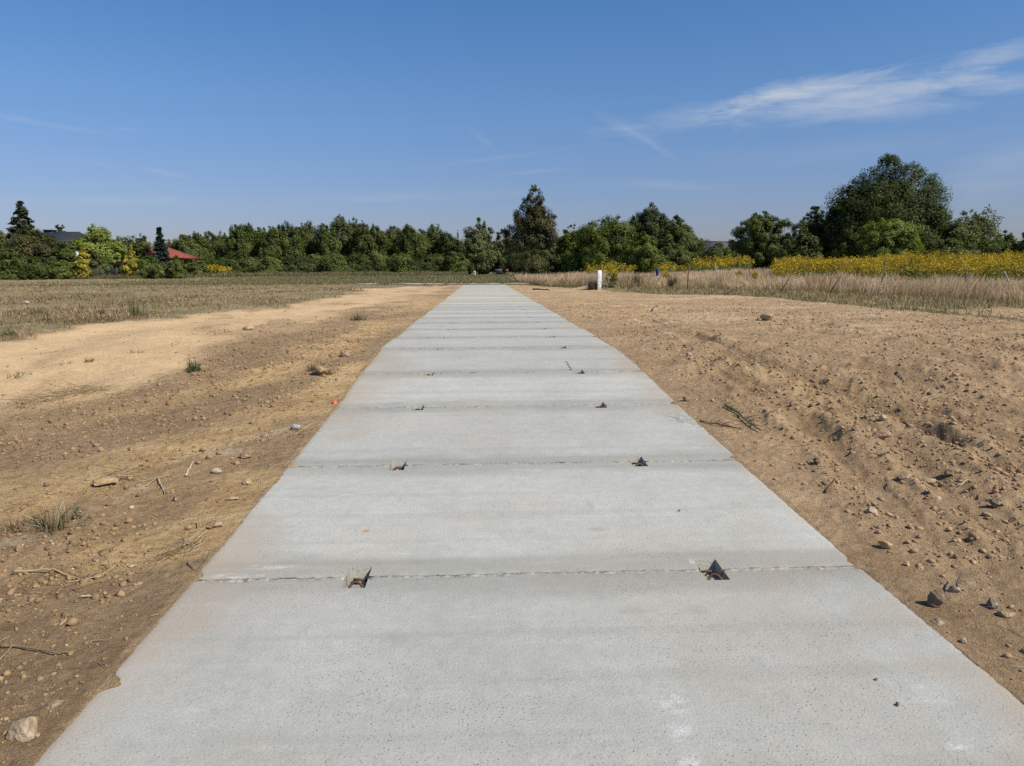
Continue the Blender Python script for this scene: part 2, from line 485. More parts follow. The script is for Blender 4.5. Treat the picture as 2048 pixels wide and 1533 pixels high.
MAT = dict(ground=mat_ground(), concrete=mat_concrete(), leaf=mat_leaf("leaves", 0.36), needle=mat_leaf("needles", 0.08),
           blade=mat_blade("grass_blades", 0.35), flower=mat_leaf("flower_heads", 0.2, 1.0, (1.1, 1.0, .6)), stone=mat_stone(),
           crumb=simple("soil_crumb", (1, 1, 1), 0.97, 0.25, 40, 0.6, 0.01),
           bark=simple("bark", (0.10, 0.082, 0.062), 0.9, 0.35, 8, 0.8, 0.03), birch=simple("pale_bark", (0.36, 0.34, 0.30), 0.85, 0.4, 6, 0.4, 0.01),
           rust=simple("rusty_steel", (0.135, 0.082, 0.058), 0.8, 0.4, 60, 0.8, 0.003), mortar=simple("crumbled_mortar", (0.40, 0.37, 0.31), 0.97, 0.35, 60, 1.0, 0.006),
           white=mat_white_paint(), wood=simple("weathered_wood", (0.13, 0.10, 0.075), 0.9, 0.4, 12, 0.6, 0.01),
           straw=mat_leaf("dry_straw", 0.1), redroof=simple("red_roof_tiles", (0.26, 0.070, 0.048), 0.8, 0.25, 3, 0.3, 0.02),
           blackroof=simple("dark_roof_sheet", (0.035, 0.037, 0.043), 0.7, 0.2, 2, 0.1, 0.01), render=simple("pale_render", (0.62, 0.60, 0.55), 0.9, 0.1, 2, 0.2, 0.01),
           brownwood=simple("red_brown_timber", (0.13, 0.045, 0.030), 0.85, 0.25, 5, 0.3, 0.01), glass=simple("dark_glass", (0.03, 0.035, 0.04), 0.15, 0.1, 2, 0, 0),
           greyroof=simple("grey_roof_sheet", (0.095, 0.10, 0.11), 0.8, 0.15, 2, 0.1, 0.01), wire=simple("grey_green_wire", (0.09, 0.12, 0.10), 0.6, 0.2, 9, 0, 0),
           blue=simple("blue_plastic", (0.02, 0.035, 0.15), 0.45, 0.15, 9, 0, 0), cream=simple("cream_plastic", (0.60, 0.55, 0.40), 0.6, 0.15, 9, 0, 0),
           chair=simple("faded_red_fabric", (0.22, 0.07, 0.06), 0.8, 0.2, 9, 0, 0), coral=simple("coral_paint", (0.80, 0.16, 0.10), 0.6, 0.1, 40, 0, 0), darkwire=simple("dark_bent_wire", (0.05, 0.04, 0.035), 0.7, 0.3, 60, 0.3, 0.002))


def mat_film():
    m, nt = new_mat("clear_film"); T = NT(nt)
    T.out(T.pbr((0.50, 0.49, 0.47), 0.25, T.bump(T.noise(coords(T), 60, 4), 0.6, 0.01), 0, 0.6)); return m


MAT['film'] = mat_film()

# ------------------------------------------------------------------ ground sheet
ang = np.concatenate([np.radians(np.arange(-180, -52, 4.0)), np.radians(np.arange(-52, 52, 0.11)), np.radians(np.arange(52, 180, 4.0))])
rad = [0.35, 0.8, 1.3]
while rad[-1] < 75: rad.append(rad[-1] * 1.0085)
while rad[-1] < 5000: rad.append(rad[-1] * 1.07)
rad = np.array(rad)
A, RR = np.meshgrid(ang, rad)
GX = np.sin(A) * RR; GY = np.cos(A) * RR - 1.0
gx, gy = GX.ravel(), GY.ravel()
gz = height(gx, gy)
# distant ground flattens out
gz = np.where(np.hypot(gx, gy) > 160, macro(gx, gy) * 0 + 0.30, gz)
dx = np.abs(gx - PCX)
lat = 0.06 + 0.004 * np.hypot(gx, gy)
inside = (gy < PATH_END - 0.02) & (dx < 1.5)
gz = np.where(inside, prof(gy) - 0.014 - 0.18 * sstep(1.5 - lat, 1.5 - lat - 0.12, dx), gz)
field, track, rg, lawn = zones(gx, gy)
leftm = sstep(0.4, -0.4, gx - PCX)
# ochre clay streaks running along the left bank
u = gy * 0.88 + gx * 0.47; v = gx * 0.88 - gy * 0.47
oc = sstep(0.42, 0.60, fbm(u / 2.4, v / 0.85, 91, 4)) * leftm
xtr = xi(TRACK, gy)
band = np.exp(-(((gx - (xtr * 0.45 + PCX * 0.55 - 0.75)) / 0.95) ** 2))
oc = oc * (0.15 + 0.6 * band) * sstep(0.0, 1.2, (gx - xtr))
oc = np.clip(oc + 0.35 * (1 - leftm) * sstep(0.60, 0.75, fbm(gx / 1.5, gy / 1.5, 95, 3)), 0, 1)
for pl_, w_ in (([(40, 1015), (250, 935), (480, 862), (640, 790), (720, 735)], .34), ([(200, 1110), (330, 1090), (450, 1020), (520, 960)], .26), ([(520, 760), (640, 705), (760, 650)], .40)):
    d_ = np.abs(poly_dist(gx, gy, np.array([gpt(*p)[:2] for p in pl_])))
    oc = np.maximum(oc, leftm * (1 - track) * sstep(1.25, .35, d_ / w_ + (fbm(gx / .35, gy / .35, 93, 4) - .5) * 1.8) * .95)
# pale crushed chalky streaks
ch = np.zeros_like(gx)
for (p0, p1, w) in (((360, 925), (520, 890), 0.07), ((470, 885), (640, 838), 0.05), ((290, 975), (200, 1015), 0.05), ((0, 1105), (30, 1080), 0.10), ((100, 965), (180, 940), 0.05)):
    a_ = gpt(*p0)[:2]; b_ = gpt(*p1)[:2]; ab = b_ - a_; L2 = (ab ** 2).sum()
    t_ = np.clip(((gx - a_[0]) * ab[0] + (gy - a_[1]) * ab[1]) / L2, 0, 1)
    dd = np.hypot(gx - a_[0] - ab[0] * t_, gy - a_[1] - ab[1] * t_)
    ch = np.maximum(ch, np.exp(-(dd / w) ** 2) * sstep(0.35, 0.6, fbm(gx / 0.10, gy / 0.10, 97, 3)))
ch = ch * 0.85
# pale dusty patches on the right soil + dusty strip along the grass edge
yr = np.interp(gx, RIGHT[:, 0], RIGHT[:, 1])
ch = np.maximum(ch, (1 - leftm) * 0.30 * sstep(0.52, 0.70, fbm(gx / 2.2, gy / 0.9, 99, 4)) * sstep(7, 13, gy))
gr = np.clip(lawn * 0.9 + rg * 0.55 * sstep(0.45, 0.6, fbm(gx / 2, gy / 1.2, 105, 3)) * sstep(4, 0, gy - yr), 0, 1)
rh_, rim_ = ruts(gx, gy)
fu_ = furrow(gx, gy)
tone = 1.0 + (1 - leftm) * (0.62 * (fu_ - .5) * sstep(.30, .55, fbm(gx / 3, gy / 3, 69, 2)) + np.clip(rh_, -.06, .04) * 4.2) + 0.22 * (fbm(gx / 1.7, gy / 1.1, 411, 4) - .5)  # furrow and rut hollows darkened, rims lightened: relief shading put into colour
tone = tone + field * .75 * (fbm(gx / 1.1, gy / 2.2, 415, 4) - .5) + track * .35 * (fbm(gx / .8 + gy * .25, gy / 3.0, 417, 4) - .5)
lm = leftm * (1 - track) * (1 - field)
tone = tone * (1 - lm) + lm * tone * (.88 + .30 * oc)
tone = np.clip(tone + .10 * (1 - leftm), .60, 1.32)
ns, na = RR.shape
ii = np.arange(ns - 1)[:, None] * na; jj = np.arange(na)[None, :]; j2 = (jj + 1) % na
quads = np.stack([ii + jj, ii + na + jj, ii + na + j2, ii + j2], -1).reshape(-1, 4)[:, ::-1]
cap = np.arange(na)[None, ::-1]
ground = build("ground", np.stack([gx, gy, gz], 1), [quads], MAT['ground'], None,
               {"zone": np.stack([field, track, rg], 1), "zone2": np.stack([oc, ch, gr], 1), "tone": np.repeat(tone[:, None], 3, 1)}, True)
tag(ground, "bare brown soil, sandy track and dry field running to the tree line", "ground", kind="structure")

# ------------------------------------------------------------------ rocks
def ico(sub):
    import bmesh
    bm = bmesh.new(); bmesh.ops.create_icosphere(bm, subdivisions=sub, radius=1.0)
    V = np.array([v.co[:] for v in bm.verts]); Fc = np.array([[v.index for v in f.verts] for f in bm.faces]); bm.free()
    return V, Fc


ICO1, ICO2, ICO4 = ico(1), ico(2), ico(4)


def rock_verts(V, r, sx, sy, sz, rough=0.3, facets=14):
    """rock: sphere cut by random planes, then squashed"""
    out = V.copy()
    for _ in range(facets):
        n = r.normal(size=3); n /= np.linalg.norm(n)
        d = r.uniform(0.42, 0.82)
        k = np.clip(out @ n - d, 0, None)
        out = out - k[:, None] * n * r.uniform(0.75, 1.0)
    nz = fbm(V[:, 0] * 2.3 + V[:, 2] * 3.1 + r.uniform(0, 50), V[:, 1] * 2.3 - V[:, 2] * 1.7, 400, 3) - 0.5
    out = out * (1 + rough * nz)[:, None]
    return out * np.array([sx, sy, sz])


def rotz(V, a):
    c, s = math.cos(a), math.sin(a)
    return V @ np.array([[c, s, 0], [-s, c, 0], [0, 0, 1]])


# soil spilled in thin tongues over the slab rims
for side in (-1, 1):
    yy = np.arange(1.4, 15.0, 0.011); tt = np.concatenate([np.arange(1.32, 1.53, 0.008), [1.56, 1.62]])
    TT, YY = np.meshgrid(tt, yy)
    sp = spill(YY, np.full_like(YY, side)) - 0.004 + (fbm(TT / 0.03, YY / 0.03, 87 + side, 4) - 0.5) * (0.024 + 0.6 * spill(YY, np.full_like(YY, side)))
    hgt = np.clip((sp - (1.5 - TT)) * 0.22, -0.008, 0.005) + (fbm(TT / 0.012, YY / 0.012, 89, 2) - 0.5) * 0.003
    hgt = np.where(TT > 1.5, -0.006 - 0.5 * np.maximum(0, TT - 1.53), hgt)
    hgt = np.where((TT > 1.5) & (sp > 0.02), hgt + 0.003, hgt)
    nyy, ntt = YY.shape; k = np.arange(nyy - 1)[:, None] * ntt + np.arange(ntt - 1)[None, :]
    qd = np.stack([k, k + 1, k + ntt + 1, k + ntt], -1).reshape(-1, 4)
    if side < 0: qd = qd[:, ::-1]
    V_ = np.stack([PCX + side * TT, YY, prof(YY) + hgt], -1).reshape(-1, 3)
    o = build("spilled_soil", V_, [qd], MAT['ground'], None, {"zone": np.zeros((len(V_), 3)), "zone2": np.tile([0.35 if side < 0 else 0.05, 0.1, 0.0], (len(V_), 1)), "tone": np.ones((len(V_), 3))}, True)
    tag(o, "thin tongues of fine soil spilled over the rim of the slabs, " + ("ochre bank side" if side < 0 else "open soil side"), "soil", kind="stuff")

# ------------------------------------------------------------------ concrete slabs
ORD = "first second third fourth fifth sixth seventh eighth ninth tenth eleventh twelfth thirteenth fourteenth fifteenth sixteenth seventeenth eighteenth".split()
NS = len(JOINTS) - 1
NOT_X, NOT_W, NOT_L, NOT_D = 0.80, 0.050, 0.100, 0.062
SG = "precast concrete slabs laid end to end as a track"
marks = []   # (x, y, rx, ry, kind, strength)
for px, py, rx, ry, k, s in [
    (1355, 1405, .045, .055, 'w', .9), (1362, 1462, .045, .05, 'w', .8), (1392, 1525, .05, .025, 'w', .9), (1920, 1497, .035, .02, 'w', .9), (1850, 1376, .06, .012, 'w', .55),
    (1860, 1400, .1, .03, 'w', .4), (545, 1135, .10, .03, 'w', .7), (470, 1152, .14, .016, 'w', .9), (640, 1000, .14, .012, 'w', .8), (690, 990, .06, .01, 'w', .6), (700, 930, .16, .012, 'w', .9), (640, 934, .12, .01, 'w', .8),
    (1505, 962, .012, .035, 'w', .7), (1612, 1104, .035, .008, 'w', .9), (385, 1422, .05, .025, 'w', .6), (893, 1080, .03, .015, 'w', .5), (1065, 1052, .05, .03, 'w', .35), (1100, 1130, .06, .006, 'w', .5),
    (800, 1108, .05, .006, 'w', .8), (1390, 1120, .03, .05, 'w', .7), (1330, 870, .05, .02, 'w', .6), (1240, 760, .06, .05, 'w', .5), (470, 1470, .12, .04, 'd', .3), (500, 1462, .03, .02, 'd', .4), (790, 1275, .06, .06, 'k', .5),
    (733, 1063, .017, .016, 'c', 1.0), (1440, 1096, .018, .011, 'c', .75), (1335, 946, .028, .012, 'c', .6), (690, 985, .07, .018, 'c', .22), (855, 960, .02, .01, 'c', .0),
    (1198, 1058, .05, .03, 'k', .55), (1180, 1010, .018, .09, 'k', .5), (1245, 1035, .014, .07, 'k', .28), (700, 1020, .014, .12, 'k', .25), (800, 1000, .014, .1, 'k', .2), (1265, 1222, .05, .03, 'k', .45), (1395, 1218, .05, .04, 'k', .3),
    (930, 1078, .012, .012, 'k', .7), (975, 1082, .012, .01, 'k', .6), (920, 830, .10, .05, 'k', .35), (640, 850, .08, .10, 'd', .6), (760, 720, .25, .25, 'd', .55), (1650, 1040, .2, .2, 'd', .45), (1780, 1230, .16, .2, 'd', .6),
    (1900, 1335, .14, .10, 'd', .7), (1560, 990, .15, .15, 'd', .35), (480, 1090, .12, .2, 'd', .25), (1300, 1500, .12, .12, 'd', .12)]:
    q = gpt(px, py); marks.append((q[0], q[1], rx, ry, k, s))

for i in range(NS):
    y0, y1 = JOINTS[i], JOINTS[i + 1]
    near = i < 7
    step = 0.016 if i < 4 else (0.03 if near else 0.07)
    off = float(rng.uniform(-0.02, 0.02)) * (1 if i < 10 else 0.6)
    if i == 3: off = 0.01
    gap = 0.008
    cx_, cy_ = PCX + off, (y0 + y1) / 2
    L = y1 - y0
    hw, hl = 1.5, L / 2 - gap
    NL, NR = -0.775 - off, 0.815 - off     # pockets line up across the joints
    cuts = [-hw, NL - NOT_W, NL + NOT_W, NR - NOT_W, NR + NOT_W, hw]
    us = np.unique(np.concatenate([np.linspace(a, b, max(2, int((b - a) / step) + 1)) for a, b in zip(cuts[:-1], cuts[1:])]).round(5))
    vc = [-hl, -hl + NOT_L, hl - NOT_L, hl]
    vs = np.unique(np.concatenate([np.linspace(a, b, max(2, int((b - a) / step) + 1)) for a, b in zip(vc[:-1], vc[1:])]).round(5))
    U, Vv = np.meshgrid(us, vs); nu, nv = len(us), len(vs)
    WX, WY = U + cx_, Vv + cy_
    zt = prof(WY)
    e_end = np.minimum(hl - Vv, hl + Vv); e_side = np.minimum(hw - U, hw + U)
    spall = np.exp(-e_end / 0.012) * 0.012 * np.clip(fbm(WX / 0.03, WY / 0.05 + i * 3, 130, 3) - 0.32, 0, 1) * 2 + np.exp(-e_side / 0.01) * 0.004
    if not near: spall = spall * 0.3
    zt = zt - spall + 0.0015 * (fbm(WX / 0.5, WY / 0.5, 133, 2) - 0.5)
    Zc = float(prof(cy_))
    X2 = U + np.where(e_side < 1e-4, -np.sign(U) * 0.006 * fbm(WY / 0.06, WX, 135, 3), 0)
    top = np.stack([X2, Vv, zt - Zc], -1).reshape(-1, 3)
    # stains per vertex
    dj = e_end
    wv = fbm(WX / 0.7, WY / 0.12, 140 + i, 4)
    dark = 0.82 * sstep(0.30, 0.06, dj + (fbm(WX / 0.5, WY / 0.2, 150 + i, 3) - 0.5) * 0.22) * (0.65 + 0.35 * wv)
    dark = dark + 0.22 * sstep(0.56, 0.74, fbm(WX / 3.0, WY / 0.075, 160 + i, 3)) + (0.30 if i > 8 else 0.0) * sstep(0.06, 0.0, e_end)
    dirt = 0.36 * sstep(0.55, 0.0, e_side + (fbm(WX / 0.3, WY / 0.4, 170, 4) - 0.5) * 0.7) * sstep(0.40, 0.62, fbm(WX / 0.6, WY / 0.7, 175, 4)) * (1 + 0.5 * (i < 6))
    dirt = dirt + 0.28 * np.exp(-e_side / 0.03)
    dirt = dirt + 0.14 * sstep(0.5, 0.7, fbm(WX / 0.9, WY / 0.8, 178, 4))
    white = 0.10 * sstep(0.66, 0.76, fbm(WX / 0.30, WY / 0.05, 180, 4)) * (U < 0.2)
    clay = np.zeros_like(U)
    for mx, my, rx, ry, k, s in marks:
        if k == 'd': s = s * .5
        if k == 'w': s = s * .75
        if my < y0 - 0.5 or my > y1 + 0.5: continue
        w = (fbm(WX / (rx * .5), WY / (ry * .5), 190, 3) - 0.5) * 1.3
        g = s * sstep(1.25, 0.55, np.sqrt(((WX - mx) / rx) ** 2 + ((WY - my) / ry) ** 2) + w)
        if k == 'w': white = np.maximum(white, g * sstep(0.35, 0.6, fbm(WX / 0.08, WY / 0.012, 195, 2)))
        elif k == 'c': clay = np.maximum(clay, g)
        elif k == 'd': dirt = np.maximum(dirt, g)
        else: dark = np.maximum(dark, g)
    stain_shade = np.stack([np.clip(dark, 0, 1), np.clip(dirt, 0, 1), np.clip(white, 0, 1)], -1).reshape(-1, 3)
    tv = float(rng.uniform(0.92, 1.06))
    if i > 12: tv *= float(rng.uniform(0.93, 1.06))
    warm = np.array([1.0, 1.0, 0.995]) if y0 < 22 else np.array([1.10, 1.06, 0.96])
    if 41 < y0: warm = np.array([0.98, 0.98, 0.96])
    tint = np.tile(warm * tv, (len(top), 1))
    # faces, leaving the four lifting pockets open
    uc = (us[:-1] + us[1:]) / 2; vcn = (vs[:-1] + vs[1:]) / 2
    UC, VC = np.meshgrid(uc, vcn)
    notch = ((np.abs(UC - NL) < NOT_W) | (np.abs(UC - NR) < NOT_W)) & (np.abs(VC) > hl - NOT_L)
    a = (np.arange(nv - 1)[:, None] * nu + np.arange(nu - 1)[None, :])
    fq = np.stack([a, a + 1, a + nu + 1, a + nu], -1)[~notch].reshape(-1, 4)
    extraV, extraF, extraS, base_n = [], [], [], len(top)
    def face(pts, st=(0.25, 0.0, 0.0)):
        k = base_n + len(extraV); extraV.extend(pts); extraS.extend([st] * 4); extraF.append([k, k + 1, k + 2, k + 3])
    def zz(v): return float(prof(cy_ + v)) - Zc
    H = 0.16
    for sx in (-1, 1):    # long sides
        f4 = [(sx * hw, -hl, zz(-hl) - 0.004), (sx * hw, hl, zz(hl) - 0.004), (sx * hw, hl, zz(hl) - H), (sx * hw, -hl, zz(-hl) - H)]
        face(f4 if sx < 0 else f4[::-1], (0.3, 0.4, 0))
    for sy in (-1, 1):    # ends, split around the pockets
        ve = sy * hl; vi = sy * (hl - NOT_L)
        for a0, a1 in ((-hw, NL - NOT_W), (NL + NOT_W, NR - NOT_W), (NR + NOT_W, hw)):
            f4 = [(a0, ve, zz(ve) - 0.006), (a1, ve, zz(ve) - 0.006), (a1, ve, zz(ve) - H), (a0, ve, zz(ve) - H)]
            face(f4 if sy > 0 else f4[::-1], (0.4, 0.2, 0))
        for nx in (NL, NR):
            a0, a1 = nx - NOT_W, nx + NOT_W
            zt_, zb = zz(vi), zz(vi) - NOT_D
            ft = 0.004   # pockets taper slightly downwards
            f4 = [(a0, vi, zt_), (a1, vi, zt_), (a1 - ft, vi + sy * 0.018, zb), (a0 + ft, vi + sy * 0.018, zb)]
            face(f4 if sy > 0 else f4[::-1], (0.7, 0.3, 0.35))
            for ax, sg in ((a0, 1), (a1, -1)):
                f4 = [(ax, vi, zt_), (ax, ve, zz(ve)), (ax + sg * ft, ve, zb), (ax + sg * ft, vi + sy * 0.018, zb)]
                face(f4, (0.75, 0.4, 0.0))  # pocket walls darkened for wear and for shade
            face([(a0 + ft, vi + sy * 0.018, zb), (a1 - ft, vi + sy * 0.018, zb), (a1 - ft, ve + sy * gap, zb), (a0 + ft, ve + sy * gap, zb)], (1.0, 0.25, 0.0))  # floor darkened in colour, standing in for shadow inside the pocket
    Vall = np.vstack([top, np.array(extraV)])
    ex_ = len(extraV)
    stain_shade_all = np.vstack([stain_shade, np.array(extraS)])
    clay4 = np.concatenate([clay.ravel(), np.zeros(ex_)])
    tint_all = np.vstack([tint, np.tile(tint[0], (ex_, 1))])
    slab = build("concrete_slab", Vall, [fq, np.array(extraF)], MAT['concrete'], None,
                 {"stain_shade": stain_shade_all, "tint": tint_all, "clay": np.repeat(clay4[:, None], 3, 1)})
    slab.location = (cx_, cy_, Zc)
    iv = i - 1    # slab 1 is the first in the frame
    if iv < 0: lab = "grey concrete slab lying just under the camera, before the first joint in view"
    elif iv == 0: lab = "nearest grey concrete slab filling the bottom of the view, with pale scuffs"
    elif iv == 1: lab = "second concrete slab from the near end, with a small orange clay spot"
    elif iv < 16: lab = f"{ORD[iv]} concrete slab from the near end of the track"
    else:
        k = NS - 1 - i
        lab = "last concrete slab at the far end of the track by the grass" if k == 0 else f"{ORD[k]} concrete slab counted from the far end of the track"
    tag(slab, lab, "concrete slab", SG, "thing")
    # rusty lifting loops in the pockets
    if i < 16:
        for sy in (-1, 1):
            for nx in (NL, NR):
                vi = sy * (hl - NOT_L); zb = zz(vi) - NOT_D + 0.012
                tilt = float(rng.uniform(0.95, 1.25)) if sy > 0 else float(rng.uniform(0.35, 0.6)); r0 = float(rng.uniform(0.035, 0.039)) if sy > 0 else 0.027
                shift = float(rng.uniform(-0.010, 0.004)); turn = float(rng.uniform(-0.25, 0.25)) * (1.6 if nx > 0 else 1)
                pts = []
                for t in np.linspace(-0.25, math.pi + 0.25, 17):
                    lx = r0 * math.cos(t); l2 = (0.056 if sy > 0 else 0.034) * math.sin(t)
                    ly = 0.036 + l2 * math.cos(tilt) + lx * math.sin(turn)
                    pts.append((nx + shift + lx * math.cos(turn), vi + sy * ly, zb + l2 * math.sin(tilt)))
                mb = MB(); mb.tube(pts, 0.0062, 7); mb.make("lifting_loop", MAT['rust'], slab, True)
    if i < 9:      # broken mortar lying in the two pockets at the far joint
        for nx in (NL, NR):
            mb = MB()
            for k in range(16):
                rr_ = float(rng.uniform(.004, .013)); v_ = rock_verts(ICO1[0], rng, rr_, rr_ * .8, rr_ * .6, .5, 6)
                mb.add(v_ + np.array([nx + rng.uniform(-.04, .04), hl + rng.uniform(-.085, .085), zz(hl) - NOT_D + rr_ * .4 + .001]), ICO1[1].tolist(), np.array((.36, .325, .27)) * rng.uniform(.6, 1.3))
            mb.make("mortar_rubble", MAT['crumb'], slab)["kind"] = "stuff"
    # crumbly mortar squeezed out of the joint at the far end of this slab
    stp = 0.01 if i < 6 else 0.05
    xs = np.arange(-1.5, 1.5 + stp, stp); ys_ = np.linspace(-0.017, 0.017, 5)
    XX, YY = np.meshgrid(xs, ys_)
    hh = fbm((XX + i * 7) / 0.012, YY / 0.012 + i, 210, 2) * 0.011 * np.clip(fbm((XX + i) / 0.25, YY * 0 + i, 213, 2) * 1.6 - 0.1, 0.35, 1.1) - 0.0038
    hh = hh - 0.02 * (np.abs(YY) > 0.016) - 0.0
    edge_x = np.clip((1.5 - np.abs(XX)) / 0.05, 0, 1); hh = hh - 0.01 * (1 - edge_x)
    keep_x = np.ones(len(xs) - 1, bool)
    inn = (np.minimum(np.abs(XX - NL), np.abs(XX - NR)) < NOT_W + 0.004)
    hh = np.where(inn, -NOT_D + 0.006 + 0.018 * fbm((XX + i) / 0.02, YY / 0.02, 219, 2), hh)
    VV = np.stack([XX + 0.0, hl + gap + YY + (fbm(XX / 0.3, YY * 0, 215 + i, 2) - 0.5) * 0.008, zz(hl) + hh], -1).reshape(-1, 3)
    n_ = len(xs); a = (np.arange(4)[:, None] * n_ + np.arange(n_ - 1)[None, :])
    fm = np.stack([a, a + 1, a + n_ + 1, a + n_], -1)[:, keep_x].reshape(-1, 4)
    build("mortar_joint", VV, [fm], MAT['mortar'], slab, {"tint": np.clip(0.35 + 1.3 * np.repeat(fbm(XX.ravel() / 0.016, YY.ravel() / 0.016, 217, 2)[:, None], 3, 1), 0, 1.4)})

# pale cross track at the far end of the slabs
a_ = []
xs = np.linspace(-9.5, 8.6, 60)
for k, x in enumerate(xs):
    w0 = PATH_END + 0.15 + 0.25 * float(vnoise(x / 1.1, 0.0, 301)); w1 = PATH_END + 3.2 + 0.5 * float(vnoise(x / 1.4, 4.0, 303))
    for y in (w0, (w0 + w1) / 2, w1): a_.append((x, y, float(height(x, y)) + (0.045 if y < w1 - .3 else 0.015)))
n_ = np.arange(59)[:, None] * 3 + np.arange(2)[None, :]
cross = build("crossing_path", np.array(a_), [np.stack([n_, n_ + 3, n_ + 4, n_ + 1], -1).reshape(-1, 4)], simple("pale_gravel_path", (0.56, 0.50, 0.40), 0.95, 0.2, 3, 0.5, 0.02, tint=False))
tag(cross, "pale gravel path crossing beyond the far end of the slab track", "path", kind="structure")

STG = "stones and hard clods lying loose on the bare soil"


def stone(px, py, wpx, col, label, sz=0.7, sink=0.35, rough=0.35, name="stone", cat="stone", on_slab=False, ay=0.8, seed=None):
    q = gpt(px, py)
    d = float(np.dot(q - EYE, FW)); w = wpx / F_PX * d / 2
    r = np.random.default_rng(int(px * 7 + py) if seed is None else seed)
    V = rock_verts(ICO4[0], r, w, w * ay, w * sz, rough)
    V = rotz(V, r.uniform(-0.5, 0.5))
    z = float(prof(q[1])) if on_slab else float(height(q[0], q[1]))
    col = np.array(col) * .55 + np.array((.36, .24, .135)) * .35
    c = np.tile(np.array(col), (len(V), 1)) * (0.85 + 0.3 * fbm(V[:, 0] / w * 2, V[:, 1] / w * 2 + V[:, 2] / w, 401, 3))[:, None]
    o = build(name, V, [ICO4[1]], MAT['stone'], None, {"tint": c}, False)
    o.location = (q[0], q[1], z + w * sz * (1 - 2 * sink))
    tag(o, label, cat, STG); return o


OCH, TAN, BRN, GRY, PAL, DRK = (.46, .30, .14), (.42, .30, .19), (.27, .185, .12), (.24, .215, .185), (.60, .52, .41), (.14, .11, .085)
stone(210, 972, 74, OCH, "large flat ochre clod with a dark undercut edge beside broken straw", .28, .15, .4, "soil_clod", "clod", ay=.6)
stone(432, 1052, 40, (.36, .24, .14), "angular brown stone close to the slab edge, above the dry grass bundle", .6, .3)
stone(42, 1470, 84, (.48, .37, .25), "biggest stone, half buried with cream patches, at the bottom corner", .75, .42)
stone(108, 1408, 44, (.35, .25, .16), "smooth brown half-buried stone just above the big cream-patched stone", .7, .45, .15)
stone(434, 948, 26, PAL, "broken whitish stone beyond the scattered pebbles near the slab edge", .6, .3)
stone(494, 967, 24, (.55, .40, .22), "pale yellow stone lying by the slab edge", .7, .3)
stone(351, 1000, 20, DRK, "small dark grey pebble among yellowish soil", .7, .25, .15)
stone(264, 1130, 30, (.44, .32, .18), "flat round tan stone embedded in soil below the ochre gravel", .35, .35, .12)
stone(496, 660, 30, (.50, .38, .25), "lone pale brown stone on the sandy track", .6, .25)
stone(645, 750, 44, (.40, .27, .15), "lumpy brown clod with a dark hollow, near the far slab edge", .7, .3, .6, "soil_clod", "clod")
stone(690, 715, 32, (.36, .25, .15), "upper lump of the clods beside the sixth slab", .7, .3, .6, "soil_clod", "clod")
stone(463, 996, 34, (.50, .37, .20), "wide yellowish flat stone between two pebbles near the slab edge", .4, .35)
stone(417, 1000, 16, (.30, .21, .15), "small round brown pebble next to the wide yellowish stone", .8, .3, .1)
stone(263, 1016, 11, (.72, .68, .60), "tiny white pebble on the ochre soil", .8, .2, .1)
stone(405, 902, 20, (.24, .16, .11), "thin dark brown chip on the bank", .3, .2)
stone(490, 915, 26, (.30, .19, .12), "brown and white split stone near the third joint", .6, .25)
stone(195, 1120, 22, (.27, .21, .17), "small grey-brown stone below the ochre gravel", .6, .3)
stone(262, 905, 18, (.45, .30, .15), "small ochre lump beside the chalky streak", .7, .3)
stone(1873, 1206, 42, (.17, .135, .105), "dark angular rock casting a black shadow beside the nearest slab", .95, .15, .4)
stone(1984, 1212, 30, (.18, .16, .14), "dark rounded rock leaning on a yellowish slab of stone", .85, .2, .2)
stone(2012, 1230, 44, (.46, .33, .18), "flat yellowish stone in front of the dark rounded rock", .4, .3)
stone(1909, 1182, 24, (.34, .28, .22), "grey-brown stone with a twig standing beside it", .9, .25, .15)
stone(1769, 1094, 28, (.55, .38, .17), "bright yellow stone near the slab edge", .8, .25, .2)
stone(1744, 1030, 34, (.55, .42, .31), "pinkish pale rounded stone half in the soil", .7, .35, .15)
stone(1775, 1030, 24, (.44, .33, .23), "tan stone touching the pinkish pale stone", .6, .4, .15)
stone(1814, 1128, 18, (.58, .41, .20), "small yellow stone between the bright yellow stone and the dark rock", .8, .3, .15)
stone(1762, 878, 38, (.30, .20, .13), "large brown clod with a crumbling rust-coloured side", .75, .25, .5, "soil_clod", "clod")
stone(1764, 851, 20, (.56, .46, .33), "pale round pebble above the large brown clod", .8, .25, .1)
stone(1373, 801, 20, (.29, .23, .17), "grey-brown cobble beside the third slab joint", .7, .2, .12)
stone(1806, 964, 42, (.40, .29, .19), "wide flat tan stone sunk in the churned soil", .4, .35, .2)
stone(1856, 954, 34, (.39, .28, .18), "tan stone between the wide flat one and the dark rut", .55, .35, .2)
stone(1906, 944, 38, (.38, .27, .17), "tan boulder at the end of the dark rut", .6, .3, .3)
stone(1879, 998, 13, (.75, .72, .66), "single white pebble standing out on brown soil", .9, .2, .1)
stone(1926, 1280, 20, (.60, .49, .36), "pale pebble at the lower edge of the rough soil", .8, .25, .1)
stone(1990, 1012, 30, (.17, .13, .10), "dark clod beside the edge of the view", .8, .2, .5, "soil_clod", "clod")
stone(1634, 932, 22, (.19, .14, .10), "small dark tilted clod a step from the second slab", .8, .2, .5, "soil_clod", "clod")
stone(1875, 1243, 30, (.36, .26, .17), "low tan stone just below the dark angular rock", .6, .3, .3)
stone(1510, 735, 22, (.33, .24, .17), "brown clod with a shaded side far out on the open soil", .8, .25, .5, "soil_clod", "clod")
stone(1378, 712, 14, (.50, .40, .30), "small pale pebble at mid distance on the open soil", .8, .3, .15)
